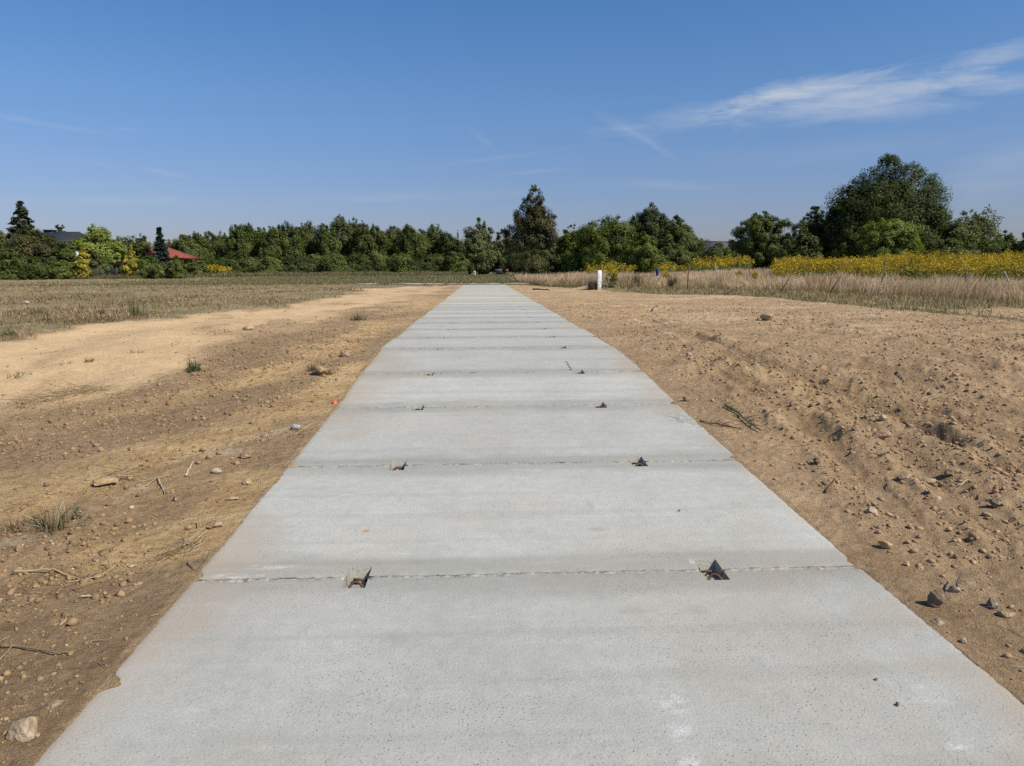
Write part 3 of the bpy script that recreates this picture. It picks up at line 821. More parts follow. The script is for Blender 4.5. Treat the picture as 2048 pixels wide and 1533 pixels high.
stone(1752, 1361, 10, (.12, .11, .10), "flat dark chip lying on the nearest slab", .5, .1, .3, on_slab=True)
stone(1796, 1412, 12, (.24, .19, .14), "brown pebble lying on the nearest slab", .8, .1, .2, on_slab=True)
stone(1358, 1023, 7, (.05, .05, .05), "tiny black chip on the second slab", .6, .1, .3, on_slab=True)
stone(1535, 640, 34, (.55, .42, .27), "pale sandy lump near the grass edge", .5, .3, .3, "soil_clod", "clod")
stone(54, 608, 16, (.62, .55, .44), "pale stone lying in the dry field", .6, .2)


# ------------------------------------------------------------------ loose stuff on soil
def scatter(n, rmin, rmax, amin, amax, r):
    rr = np.exp(r.uniform(math.log(rmin), math.log(rmax), n)); aa = np.radians(r.uniform(amin, amax, n))
    return np.sin(aa) * rr, np.cos(aa) * rr


def soil_weight(x, y):
    f, t, g, l = zones(x, y)
    ok = (np.abs(x - PCX) > 1.53) | (y > PATH_END + 0.3)
    return np.clip(1 - f - t - g, 0, 1) * ok, t * ok, f * ok, g * ok


def rocks_stuff(name, label, cat, n, sizes, colfn, wfn, seed, rmin=2.3, rmax=40, sub=ICO1, sink=0.25):
    r = np.random.default_rng(seed)
    x, y = scatter(n, rmin, rmax, -46, 46, r)
    w = wfn(x, y); keep = r.uniform(size=n) < w
    x, y = x[keep], y[keep]; n = len(x)
    base, Fc = sub
    var = [rock_verts(base, r, 1, r.uniform(.6, .95), r.uniform(.5, .85), 0.9, 14) for _ in range(24)]
    V = np.stack([var[k] for k in r.integers(0, 24, n)])
    s = sizes(r, np.hypot(x, y), n)
    a = r.uniform(0, 6.28, n); c_, s_ = np.cos(a)[:, None], np.sin(a)[:, None]
    X = (V[..., 0] * c_ - V[..., 1] * s_) * s[:, None]; Y = (V[..., 0] * s_ + V[..., 1] * c_) * s[:, None]; Z = V[..., 2] * s[:, None]
    z = height(x, y) + s * (0.62 - sink * 2)
    P = np.stack([X + x[:, None], Y + y[:, None], Z + z[:, None]], -1).reshape(-1, 3)
    Fa = (Fc[None] + (np.arange(n) * len(base))[:, None, None]).reshape(-1, 3)
    col = np.repeat(colfn(r, x, y, n), len(base), 0)
    o = build(name, P, [Fa], MAT['crumb'], None, {"tint": col})
    return tag(o, label, cat, kind="stuff")


def csz(r, d, n):
    return np.clip(np.exp(r.normal(-5.05, 0.70, n)) * (0.75 + 0.07 * d), 0.003, 0.034)


def ccol(r, x, y, n):
    left = (x < PCX)[:, None]
    b = np.where(left, np.array([[.37, .25, .14]]), np.array([[.43, .295, .175]]))
    return b * r.uniform(.65, 1.15, (n, 1)) * r.uniform(.97, 1.03, (n, 3)) * np.array([[1.03, 1.0, .93]])


def w_clod(x, y):
    s, t, f, g = soil_weight(x, y)
    k = np.maximum(sstep(0.40, 0.66, fbm(x / 1.1, y / 1.1, 44, 3)), np.where(x > 0, ruts(x, y)[1], 0))
    near_edge = sstep(1.5, 1.95, np.abs(x - PCX))
    return (s * np.where(x > 0, 0.07 + 0.70 * k, 0.20 + 0.60 * k) * np.where(x > 0, 1.0, 0.9) + t * 0.02 + f * 0.10) * (0.05 + 0.95 * near_edge)


rocks_stuff("soil_crumbs", "crumbs and small clods of dry brown earth strewn over the bare soil", "earth crumbs", 170000, csz, ccol, w_clod, 7, 2.2, 24)
rocks_stuff("soil_clods", "larger rough clods of dry earth in the churned soil", "earth clods", 1300,
            lambda r, d, n: np.clip(np.exp(r.normal(-4.2, 0.40, n)) * (0.8 + 0.045 * d), 0.010, 0.075), ccol, lambda x, y: w_clod(x, y) ** 1.6 * np.where(x > 0, .8, .25), 8, 2.6, 34, ICO2, 0.36)


def pcol(r, x, y, n):
    pal = np.array([[.52, .40, .27], [.46, .34, .22], [.40, .32, .24], [.50, .36, .20], [.62, .53, .40]])
    return pal[r.integers(0, 5, n)] * r.uniform(.8, 1.12, (n, 1))


rocks_stuff("pebbles", "small pale pebbles and gravel scattered in the soil", "pebbles", 2000,
            lambda r, d, n: np.clip(np.exp(r.normal(-5.0, 0.45, n)) * (0.7 + 0.05 * d), 0.003, 0.03), pcol,
            lambda x, y: soil_weight(x, y)[0] * (0.25 + 0.75 * sstep(.45, .6, fbm(x / .9, y / .9, 97, 3))) * sstep(1.5, 1.7, np.abs(x - PCX)), 9, 2.3, 30, ICO1, 0.28)


def strands(name, label, cat, x, y, L, wdt, colA, colB, r, lift=0.3, mat='straw', dirs=None, curve=0.25, z=None, kind="stuff"):
    """flat-lying or tilted thin strands, each a bent two-quad ribbon"""
    n = len(x); a = r.uniform(0, 6.28, n) if dirs is None else dirs
    up = np.abs(r.normal(0, lift, n)); hz = height(x, y) if z is None else z
    d = np.stack([np.cos(a) * np.cos(up), np.sin(a) * np.cos(up), np.sin(up)], -1)
    side = np.stack([-np.sin(a), np.cos(a), r.uniform(-.5, .5, n)], -1); side /= np.linalg.norm(side, axis=1)[:, None]
    p0 = np.stack([x, y, hz + 0.004], -1)
    bend = side * (r.normal(0, curve, n) * L)[:, None]
    p1 = p0 + d * (L * .5)[:, None] + bend; p2 = p0 + d * L[:, None] + bend * r.uniform(-.3, 1.0, n)[:, None]
    p2[:, 2] = np.maximum(p2[:, 2], hz + 0.003)
    wv = np.cross(d, side) * 0.5 + side * 0.8
    w = wv * wdt[:, None] * 0.5
    P = np.stack([p0 - w, p0 + w, p1 + w, p1 - w, p2 + w * .4, p2 - w * .4], 1).reshape(-1, 3)
    k = np.arange(n)[:, None] * 6
    Fa = np.concatenate([k + np.array([[0, 1, 2, 3]]), k + np.array([[3, 2, 4, 5]])])
    t = r.uniform(size=(n, 1)); c = (np.array(colA) * (1 - t) + np.array(colB) * t) * r.uniform(.75, 1.2, (n, 1))
    o = build(name, P, [Fa], MAT[mat], None, {"tint": np.repeat(c, 6, 0)})
    return tag(o, label, cat, kind=kind)


r = np.random.default_rng(12)
x, y = scatter(9000, 2.4, 34, -44, 44, r)
s, t, f, g = soil_weight(x, y)
k = r.uniform(size=len(x)) < (s * np.where(x < 0, .35, .18) * (0.3 + sstep(.5, .65, fbm(x / 1.2, y / 1.2, 222, 3))) + t * .22 * sstep(.48, .62, fbm(x / .8, y / .5, 223, 3)) + f * .3)
x, y = x[k], y[k]; d = np.hypot(x, y)
strands("straw_litter", "scraps of dry straw and stalk lying about on the soil", "straw litter", x, y, np.exp(r.normal(-2.9, .55, len(x))) * (.8 + .03 * d), .0022 + .00042 * d, (.50, .41, .25), (.20, .14, .08), r, .12, curve=.12)


# ------------------------------------------------------------------ grass
def blades(name, label, cat, x, y, h, w, lean, c0, c1, r, kind="stuff", mat='blade', parent=None, z=None, lean_dir=None, loc=None):
    n = len(x); a = r.uniform(0, 6.28, n)
    ld = r.uniform(0, 6.28, n) if lean_dir is None else lean_dir
    z = (height(x, y) if z is None else z) - 0.01
    sx, sy = np.cos(a) * w / 2, np.sin(a) * w / 2
    lx, ly = np.cos(ld) * lean, np.sin(ld) * lean
    hz = np.sqrt(np.maximum(h ** 2 - lean ** 2, (h * .25) ** 2))
    P = np.stack([np.stack([x - sx, y - sy, z], -1), np.stack([x + sx, y + sy, z], -1),
                  np.stack([x + sx * .8 + lx * .35, y + sy * .8 + ly * .35, z + hz * .6], -1), np.stack([x - sx * .8 + lx * .35, y - sy * .8 + ly * .35, z + hz * .6], -1),
                  np.stack([x + lx, y + ly, z + hz], -1)], 1).reshape(-1, 3)
    k = np.arange(n)[:, None] * 5
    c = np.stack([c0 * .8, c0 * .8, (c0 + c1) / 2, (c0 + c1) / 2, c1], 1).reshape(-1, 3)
    o = build(name, P, [k + np.array([[0, 1, 2, 3]]), k + np.array([[3, 2, 4]])], MAT[mat], parent, {"tint": c})
    if label: tag(o, label, cat, kind=kind)
    return o


def pick(r, n, pal, jit=.2):
    pal = np.array(pal); return pal[r.integers(0, len(pal), n)] * r.uniform(1 - jit, 1 + jit, (n, 1))


DRYP = [(.60, .44, .27), (.48, .34, .20), (.34, .23, .135), (.36, .27, .14), (.68, .53, .34), (.25, .20, .09)]
# stubble on the left field and the strip beyond the slabs
r = np.random.default_rng(21)
x, y = scatter(190000, 8.0, 112, -50, 16, r)
_, _, f, _ = soil_weight(x, y)
k = r.uniform(size=len(x)) < f * (0.12 + 0.88 * sstep(.40, .62, fbm(x / 1.4, y / 2.2, 231, 3)))
k &= ~((y > PATH_END) & (y < PATH_END + 3.4) & (x > -9.5))
x, y = x[k], y[k]; n = len(x); d = np.hypot(x, y)
h = r.uniform(.03, .10, n) * (1 + .5 * (vnoise(x / 2, y / 3, 233) - .5)); h = np.where(r.uniform(size=n) < .02, h * 2.2, h)
c = pick(r, n, DRYP); gm = (sstep(.55, .7, fbm(x / 1.8, y / 1.8, 235, 3)) * (r.uniform(size=n) < .55))[:, None]
c = c * (1 - gm) + gm * np.array([[.24, .20, .09]])
c = c * (.50 + .72 * fbm(x / .7, y / 1.0, 237, 3))[:, None] * np.array([[1.06, .97, .90]])
blades("field_stubble", "short dry stubble and weeds covering the field beside the sandy track", "stubble", x, y, h * 1.5, .005 + .00065 * d, h * 1.5 * r.uniform(.35, .98, n), c * .85, c, r)
# short lawn between path end and trees
r = np.random.default_rng(22)
x = r.uniform(-40, 18, 60000); y = PATH_END + 3.2 + r.uniform(0, 1, 60000) ** 1.5 * 48
k = r.uniform(size=len(x)) < sstep(-44, -18, x) * sstep(18, 9, x + 0); x, y = x[k], y[k]; n = len(x); d = np.hypot(x, y)
c = pick(r, n, [(.18, .185, .08), (.25, .22, .10), (.38, .31, .18), (.16, .17, .07)])
blades("meadow_grass", "low greenish grass between the end of the track and the trees", "grass", x, y, r.uniform(.05, .16, n), .008 + .0007 * d, r.uniform(.01, .08, n), c * .8, c, r)


# tall dry grass on the right
def in_frame_right(n, r, y0, y1, pw=1.0, x1=1.0):
    yy = y0 + (y1 - y0) * r.uniform(size=n) ** pw
    xx = r.uniform(-2, 50, n) * x1
    return xx, yy


r = np.random.default_rng(23)
x, y = in_frame_right(420000, r, 15, 66, .9)
yt = np.interp(x, TALL[:, 0], TALL[:, 1])
k = (y > yt + (fbm(x / 1.5, y / 1.5, 241, 3) - .5) * 4) & (x > 3.0) & (x < y * 0.86 + 4)
k &= r.uniform(size=len(x)) < (0.40 + .6 * sstep(.3, .6, fbm(x / 1.0, y / 1.0, 243, 3)))
k &= np.hypot((x - 5.7) / 1.4, (y - 38.0) / 2.2) > .9
k &= (x > 8.5 + (y - 57) * .1) | (y < PATH_END - 1) | (y > PATH_END + 4)
x, y = x[k], y[k]
sel = r.permutation(len(x))[:150000]; x, y = x[sel], y[sel]; n = len(x); d = np.hypot(x, y)
yt = np.interp(x, TALL[:, 0], TALL[:, 1])
grow = sstep(-1.0, 5.0, y - yt)
clmp = fbm(x / 1.7, y / 1.7, 247, 3)
h = (.30 + .34 * grow * (1 + .25 * sstep(14, 6, x))) * (.35 + 1.1 * clmp) * r.uniform(.6, 1.25, n)
tip = pick(r, n, [(.84, .63, .42), (.74, .54, .35), (.60, .42, .27), (.78, .57, .38), (.90, .72, .50)], .2)
pl = (sstep(.56, .68, fbm(x / 2.5, y / 2.0, 249, 3)))[:, None]
tip = tip * (1 + .35 * pl)
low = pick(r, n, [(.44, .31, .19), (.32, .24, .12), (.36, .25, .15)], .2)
gg = ((1 - grow) * (r.uniform(size=n) < .75))[:, None]
tip = tip * (1 - gg) + gg * np.array([[.54, .40, .22]]); low = low * (1 - gg) + gg * np.array([[.16, .17, .06]])
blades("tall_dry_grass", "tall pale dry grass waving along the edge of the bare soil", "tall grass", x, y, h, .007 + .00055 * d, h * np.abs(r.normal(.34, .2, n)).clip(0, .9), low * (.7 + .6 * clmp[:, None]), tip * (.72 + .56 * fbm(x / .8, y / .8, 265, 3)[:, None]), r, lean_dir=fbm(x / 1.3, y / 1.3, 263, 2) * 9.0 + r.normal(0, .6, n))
# short green verge in front of it
r = np.random.default_rng(24)
x, y = in_frame_right(200000, r, 13, 50)
yr_ = np.interp(x, RIGHT[:, 0], RIGHT[:, 1]); yt = np.interp(x, TALL[:, 0], TALL[:, 1])
w = (fbm(x / 1.2, y / 1.2, 251, 3) - .5) * 3
k = (y > yr_ + w) & (y < yt + 2.0) & (x > 6.8) & (x < y * .86 + 4); x, y = x[k], y[k]; n = len(x); d = np.hypot(x, y)
c = pick(r, n, [(.30, .26, .11), (.44, .34, .18), (.64, .47, .29), (.52, .38, .22), (.25, .21, .09)])
blades("verge_grass", "short olive green grass verge between bare soil and tall grass", "grass", x, y, r.uniform(.06, .20, n), .006 + .0006 * d, r.uniform(.02, .12, n), c * .75, c, r)
# straggly fringe on the far left below the garden
r = np.random.default_rng(25)
x = r.uniform(-75, -2, 26000); y = 92 + r.uniform(-4, 5, 26000) + (x + 40) * .06 + 14 * sstep(-40, -28, x); n = len(x)
c = pick(r, n, [(.42, .35, .20), (.30, .25, .12), (.16, .16, .06), (.20, .19, .07)])
hh = r.uniform(.25, .75, n) * (.4 + 1.0 * fbm(x / 3, y / 3, 255, 3))
blades("fringe_grass", "fringe of rank dry grass along the foot of the garden hedge and tree row", "grass", x, y, hh, np.full(n, .06), hh * r.uniform(.1, .4, n), c * .6, c, r)


# ------------------------------------------------------------------ foliage
def leaf_quads(P, N, size, r, aspect=1.6):
    n = len(P); N = N / (np.linalg.norm(N, axis=1)[:, None] + 1e-9)
    t = np.cross(N, r.normal(size=(n, 3))); t /= (np.linalg.norm(t, axis=1)[:, None] + 1e-9)
    b = np.cross(N, t)
    s = (size * r.uniform(.6, 1.35, n))[:, None]
    V = np.stack([P - t * s * aspect * .5, P - b * s * .5 + N * s * .1, P + t * s * aspect * .5, P + b * s * .5 + N * s * .1], 1).reshape(-1, 3)
    Fc = np.arange(n * 4).reshape(n, 4)
    return V, Fc


def crown_points(r, H, Rw, prof_fn, base, ncl, nleaf, lobes=.3, cr=(.16, .30), inner=.35, flat=.95, lean=(0, 0), stray=.24):
    ph = r.uniform(0, 6.28, 4)
    ncl = int(ncl * 2.6); cr = (cr[0] * .62, cr[1] * .72)
    t = r.uniform(0, 1, ncl * 6); wgt = np.array([prof_fn(a) + .22 for a in t]); t = t[r.uniform(size=len(t)) < wgt / wgt.max()][:ncl]
    ncl = len(t)
    an = r.uniform(0, 6.28, ncl)
    lob = 1 + lobes * (np.sin(an * 2 + ph[0] + t * 4) * .5 + np.sin(an * 3 + ph[1] - t * 7) * .5)
    fr = np.sqrt(r.uniform(inner ** 2, 1, ncl))
    pr = np.array([prof_fn(a) for a in t])
    c_r = Rw * r.uniform(cr[0], cr[1], ncl) * np.clip(pr * 1.3, .45, 1)
    rr = np.maximum(Rw * pr * lob * fr - c_r * .25, 0)
    C = np.stack([np.cos(an) * rr, np.sin(an) * rr, base + t * (H - base) * .97], -1)
    C[:, 0] += lean[0] * t; C[:, 1] += lean[1] * t
    w = c_r ** 1.8; k = r.choice(ncl, nleaf, p=w / w.sum())
    dirv = r.normal(size=(nleaf, 3)); dirv /= np.linalg.norm(dirv, axis=1)[:, None]
    q = r.uniform(.02, 1.1, nleaf) ** (1 / 2.0)
    P = C[k] + dirv * (q * c_r[k])[:, None] * np.array([1, 1, flat])
    ns_ = int(nleaf * stray); k2 = r.integers(0, ncl, ns_); u_ = r.uniform(0, .55, (ns_, 1))
    near_ = k[r.permutation(nleaf)[:ns_]]
    dz = np.abs(C[k2] - C[near_]).sum(1)[:, None]
    u_ = u_ * np.clip(Rw * 1.2 / (dz + 1e-6), 0, 1)
    P[:ns_] = P[:ns_] + (C[k2] - C[k[:ns_]]) * u_ * 1.0
    outw = C[k] - np.array([0, 0, base + (H - base) * .45]); outw /= (np.linalg.norm(outw, axis=1)[:, None] + 1e-6)
    N = dirv * .45 + outw * .55 + np.array([0, 0, .40]) + r.normal(size=(nleaf, 3)) * .30
    P[:, 2] = np.maximum(P[:, 2], 0.05)
    return C, P, N, k, q, dirv


PROFS = dict(
    column=lambda t: max(.14, 1 - t ** 4) ** .7 * (1.0 - .42 * t),
    round=lambda t: math.sqrt(max(0.0, 1 - (2 * t - 1) ** 2)) * .95 + .08 * (1 - t),
    dome=lambda t: max(.05, (1 - t ** 2.6)) ** .75 * (.82 + .18 * min(1, t * 4)),
    cone=lambda t: max(.03, (1 - t) ** .8) * min(1, .7 + t * 2.0),
    spire=lambda t: max(.10, (1 - t ** 1.5)) * min(1, .65 + t * 1.6),
    egg=lambda t: max(.04, math.sin(math.pi * min(1, (t * .80 + .16)))) ** .8 if t < .98 else .1,
    bush=lambda t: max(.05, 1 - t ** 2.2) ** .6)


def make_crown_mesh(seed, H, Rw, shape, base, ncl, nleaf, leaf, pal, lobes=.3, cr=(.16, .30), inner=.35, dead=None, aspect=1.6, lean=(0, 0), flat=.95):
    r = np.random.default_rng(seed)
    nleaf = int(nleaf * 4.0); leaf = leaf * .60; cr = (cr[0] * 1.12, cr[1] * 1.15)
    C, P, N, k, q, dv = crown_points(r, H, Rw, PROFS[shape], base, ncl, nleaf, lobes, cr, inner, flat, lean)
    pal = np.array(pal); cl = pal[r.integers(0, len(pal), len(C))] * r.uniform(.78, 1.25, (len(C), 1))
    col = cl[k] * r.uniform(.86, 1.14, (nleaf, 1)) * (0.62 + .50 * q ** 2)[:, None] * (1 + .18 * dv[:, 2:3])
    if dead is not None:
        dm = (r.uniform(size=len(C)) < dead[0])[k][:, None] * (r.uniform(size=(nleaf, 1)) < .7)
        col = col * (1 - dm) + dm * np.array(dead[1]) * r.uniform(.7, 1.2, (nleaf, 1))
    V, Fc = leaf_quads(P, N, np.full(nleaf, leaf), r, aspect)
    return V, Fc, np.repeat(col, 4, 0), C


def trunk_mb(r, H, base, C, Rw, tr):
    mb = MB()
    top = base + (H - base) * .75
    pts = [(0, 0, -.15)]
    for t in np.linspace(.15, 1, 6): pts.append((r.normal(0, .012) * H, r.normal(0, .012) * H, t * top))
    mb.tube(pts, np.linspace(tr, tr * .25, 7), 7)
    order = r.permutation(len(C))[:9]
    for i in order:
        c = C[i]; z0 = min(max(base * .8, c[2] * .55), top * .9)
        j = np.array([np.interp(z0, [p[2] for p in pts], [p[0] for p in pts]), np.interp(z0, [p[2] for p in pts], [p[1] for p in pts]), z0])
        m = (j + c) / 2 + np.array([0, 0, -.04 * H])
        mb.tube([j, m, c], [tr * .4, tr * .25, tr * .08], 5)
    return mb


GREEN = [(0.106, 0.134, 0.028), (0.133, 0.151, 0.031), (0.092, 0.117, 0.026)]
DARK = [(0.067, 0.086, 0.018), (0.084, 0.099, 0.020), (0.060, 0.076, 0.018)]
FRESH = [(0.145, 0.173, 0.029), (0.120, 0.145, 0.027), (0.167, 0.191, 0.034)]
OLIVE = [(0.129, 0.140, 0.037), (0.109, 0.127, 0.031), (0.146, 0.150, 0.043)]
BROWNG = [(0.110, 0.106, 0.038), (0.089, 0.093, 0.033), (0.131, 0.114, 0.042)]
GREYG = [(0.140, 0.154, 0.054), (0.116, 0.131, 0.045), (0.170, 0.175, 0.062)]
YELG = [(0.243, 0.270, 0.048), (0.189, 0.230, 0.041), (0.270, 0.291, 0.061)]
GOLD = [(.46, .36, .05), (.38, .32, .05), (.54, .42, .08), (.24, .23, .04)]
REDB = [(.060, .026, .020), (.075, .032, .022), (.050, .030, .018)]


def tree(name, label, cat, px, top, wpx, d, shape='egg', pal=GREEN, nleaf=5000, leaf=.24, base=.10, ncl=60, group=None, seed=None, lobes=.3, cr=(.16, .30), inner=.35, dead=None, bark='bark', lean=(0, 0), aspect=1.6, depth=1.0, trad=None, flat=.95):
    q = at(px, top, d)
    z0 = float(height(q[0], q[1], False)); H = q[2] - z0; Rw = wpx / F_PX * d / 2
    seed = int(px * 13 + top * 3 + d) if seed is None else seed
    r = np.random.default_rng(seed + 5)
    V, Fc, col, C = make_crown_mesh(seed, H, Rw, shape, base * H, ncl, nleaf, leaf, pal, lobes, cr, inner, dead, aspect, lean, flat)
    e = thing(name, label, cat, (q[0], q[1], z0), 0, group)
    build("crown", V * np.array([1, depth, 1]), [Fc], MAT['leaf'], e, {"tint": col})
    tr = trad or max(.05, H * .018)
    trunk_mb(r, H, base * H, C * np.array([1, depth, 1]), Rw, tr).make("trunk", MAT[bark], e, True)
    return e


def spruce(label, px, top, wpx, d, pal, group=None, seed=1, nlev=26, leaf=.16):
    q = at(px, top, d); z0 = float(height(q[0], q[1], False)); H = q[2] - z0; Rw = wpx / F_PX * d / 2
    r = np.random.default_rng(seed)
    P, N, K = [], [], []
    mb = MB(); mb.tube([(0, 0, -.1), (0, 0, H * .5), (0, 0, H * .99)], [H * .016, H * .009, .015], 7)
    for lv in range(nlev):
        t = .06 + .93 * (lv / (nlev - 1)) ** 0.95
        nb = int(r.integers(8, 12))
        for b in range(nb):
            a = r.uniform(0, 6.28); L = Rw * max(.05, (1 - t) ** .85) * r.uniform(.65, 1.12)
            m = max(7, int(L * 34))
            s = r.uniform(0, 1, m) ** .8
            droop = -.28 * s * L + .22 * s ** 2.5 * L
            x = np.cos(a) * s * L; y = np.sin(a) * s * L; wdt = .16 * L * (1 - s) + .07
            off = r.normal(size=(m, 3)) * np.stack([wdt, wdt, wdt * .45], -1)
            P.append(np.stack([x, y, t * H + droop], -1) + off); N.append(np.tile([np.cos(a) * .3, np.sin(a) * .3, 1.0], (m, 1)) + r.normal(size=(m, 3)) * .5)
            K.append(np.tile(np.array(pal[r.integers(0, len(pal))]) * r.uniform(.7, 1.3), (m, 1)))
    # leader
    P.append(np.stack([r.normal(0, .04, 24), r.normal(0, .04, 24), H * r.uniform(.93, 1.0, 24)], -1)); N.append(r.normal(size=(24, 3))); K.append(np.tile(np.array(pal[0]), (24, 1)))
    P, N, K = np.vstack(P), np.vstack(N), np.vstack(K)
    K = K * r.uniform(.7, 1.3, (len(K), 1))
    V, Fc = leaf_quads(P, N, np.full(len(P), leaf), r, 2.4)
    e = thing("spruce_tree", label, "spruce", (q[0], q[1], z0), 0, group)
    build("crown", V, [Fc], MAT['needle'], e, {"tint": np.repeat(K, 4, 0)})
    mb.make("trunk", MAT['bark'], e, True)
    return e


# garden group on the left
GT = "trees and shrubs of the garden beside the field"
spruce("bluish spruce with a spiky top rising over the dark shrubs by the black roof", 40, 404, 112, 98, [(.056, .066, .036), (.066, .076, .042), (.046, .056, .030)], GT, 3, 28, .26)
spruce("slender dark spruce standing in front of the red roof", 318, 456, 46, 96, [(.026, .040, .030), (.034, .050, .036)], GT, 4, 24, .2)
gs = [
    ("shrub_tree", "broad brownish green shrub left of the bluish spruce at the view's edge", -8, 452, 100, 97, 'dome', OLIVE, 5200),
    ("shrub_tree", "brownish green shrub tree directly below the bluish spruce", 55, 447, 110, 94, 'dome', BROWNG, 6500),
    ("shrub_tree", "dark olive shrub tree partly hiding the black roof", 98, 470, 86, 92, 'bush', BROWNG, 5200),
    ("shrub_tree", "green shrub sloping down beside the first golden conifer", 128, 482, 64, 91, 'bush', GREEN, 4200),
    ("shrub_tree", "bright green leafy shrub at the very edge of the view", 18, 498, 78, 88, 'bush', GREEN, 4800),
    ("shrub_tree", "dark dense shrub low in front of the bluish spruce", 78, 512, 66, 87, 'bush', DARK, 4200),
    ("shrub_tree", "low green shrub in front of the first golden conifer's dark neighbour", 116, 522, 60, 88, 'bush', GREEN, 3600),
    ("leafy_tree", "tall yellow-green leafy tree between the two golden conifers", 190, 446, 96, 97, 'egg', YELG, 6500),
    ("leafy_tree", "lower yellow-green tree beside the second golden conifer", 222, 478, 56, 96, 'dome', YELG, 3600),
    ("shrub_tree", "brownish shrub between the first golden conifer and the yellow-green tree", 183, 500, 40, 92, 'bush', BROWNG, 2200),
    ("shrub_tree", "olive shrub behind the wire fence", 200, 515, 60, 93, 'bush', GREEN, 3200),
    ("shrub_tree", "dark red-leaved shrub below the second golden conifer", 248, 516, 46, 93, 'bush', REDB, 2600),
    ("shrub_tree", "reddish brown shrub in front of the red roof's ridge", 294, 490, 36, 100, 'bush', REDB, 2200),
    ("shrub_tree", "dark green shrub behind the reddish one", 274, 478, 44, 103, 'bush', GREEN, 2600),
    ("shrub_tree", "wide green shrub below the slender dark spruce", 298, 512, 64, 91, 'bush', GREEN, 4000),
    ("shrub_tree", "olive shrub tapering toward the field below the slender spruce", 322, 524, 50, 89, 'bush', OLIVE, 2600),
    ("shrub_tree", "rounded green shrub covering the front of the red-roofed shelter", 352, 511, 36, 88, 'bush', GREEN, 2600),
    ("shrub_tree", "small olive shrub just past the red-roofed shelter", 398, 522, 34, 97, 'bush', OLIVE, 1800),
    ("leafy_tree", "grey-green tree rising behind the black roof", 118, 443, 40, 130, 'egg', GREYG, 2400),
    ("leafy_tree", "rounded grey-green tree far behind the reddish shrub", 283, 462, 44, 132, 'dome', GREYG, 3000),
    ("leafy_tree", "little pointed grey-green tree far behind the yellow-green tree", 237, 478, 20, 135, 'egg', GREYG, 1200),
    ("leafy_tree", "dark tree filling the gap behind the slender spruce", 330, 478, 50, 135, 'dome', GREEN, 2600),
]
for nm, lab, px, tp, w, d, sh, pal, nl in gs:
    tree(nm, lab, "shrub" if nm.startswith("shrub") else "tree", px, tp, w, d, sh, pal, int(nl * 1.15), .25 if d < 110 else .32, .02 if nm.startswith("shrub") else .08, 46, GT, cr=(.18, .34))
for px, tp, w, lab in ((157, 484, 36, "golden yellow conifer standing against the white gable"), (256, 487, 44, "golden yellow conifer beside the wire fence, leaning at its tip")):
    tree("golden_conifer", lab, "conifer", px, tp, w, 89 if px < 200 else 90, 'spire', GOLD, 2600, .20, .02, 44, GT, lobes=.25, cr=(.2, .36), lean=(.5, 0) if px < 200 else (.3, 0))

# long leafy row
ROW = "leafy trees of the long row beyond the field"
row = [(372, 474, 36, OLIVE), (396, 470, 40, GREEN), (424, 469, 42, OLIVE), (452, 468, 36, GREYG), (478, 456, 40, GREEN), (497, 447, 46, GREEN), (526, 458, 40, OLIVE), (549, 455, 40, OLIVE),
       (577, 450, 50, GREEN), (602, 457, 38, OLIVE), (621, 447, 44, OLIVE), (651, 450, 40, GREEN), (685, 436, 48, GREYG), (712, 441, 42, GREYG), (728, 446, 34, OLIVE), (752, 453, 40, GREEN),
       (769, 468, 34, GREEN), (791, 454, 40, GREYG), (820, 454, 42, GREEN), (846, 464, 36, OLIVE), (872, 453, 44, GREEN), (900, 469, 40, DARK)]
WORDS = ["olive", "green", "grey-green"]
for i, (px, tp, w, pal) in enumerate(row):
    hue = "olive" if pal is OLIVE else ("grey-green" if pal is GREYG else ("dark" if pal is DARK else "green"))
    if px == 685: lab = "tallest grey-green tree of the long row, with a broad top"
    elif px == 497: lab = "tall green tree with a visible pale stem near the low end of the long row"
    elif i < 18: lab = f"{ORD[i]} tree along the long row counted from the red roof, {hue}"
    else: lab = f"{hue} tree of the long row, {ORD[len(row) - 1 - i]} counted back from its end by the dark gap"
    tree("leafy_tree", lab, "tree", px, tp - 7, w * 1.5, 132 + (i * 37 % 7) * 1.2, 'egg', pal, 6800, .27, .04, 70, ROW, lobes=.35, cr=(.16, .30), flat=1.6, bark='birch' if i in (5, 12, 20) else 'bark', aspect=1.8, lean=(-.5, 0))
# understorey shrubs at the foot of the row
UND = "shrubs along the foot of the long tree row"
und = [(500, 515, 62), (540, 508, 60), (585, 505, 66), (628, 508, 66), (672, 503, 70), (715, 508, 64), (756, 502, 68), (800, 508, 64), (842, 504, 60), (880, 508, 58), (918, 506, 56), (455, 512, 52), (420, 517, 44)]
for i, (px, tp, w) in enumerate(sorted(und)):
    tree("shrub_tree", f"low dark shrub at the foot of the long row, {ORD[i]} counted from the red-roofed shelter", "shrub", px, tp, w * 1.25, 127 + i % 3, 'bush', [GREEN, DARK, OLIVE][i % 3], 3600, .3, 0, 34, UND, cr=(.2, .36))

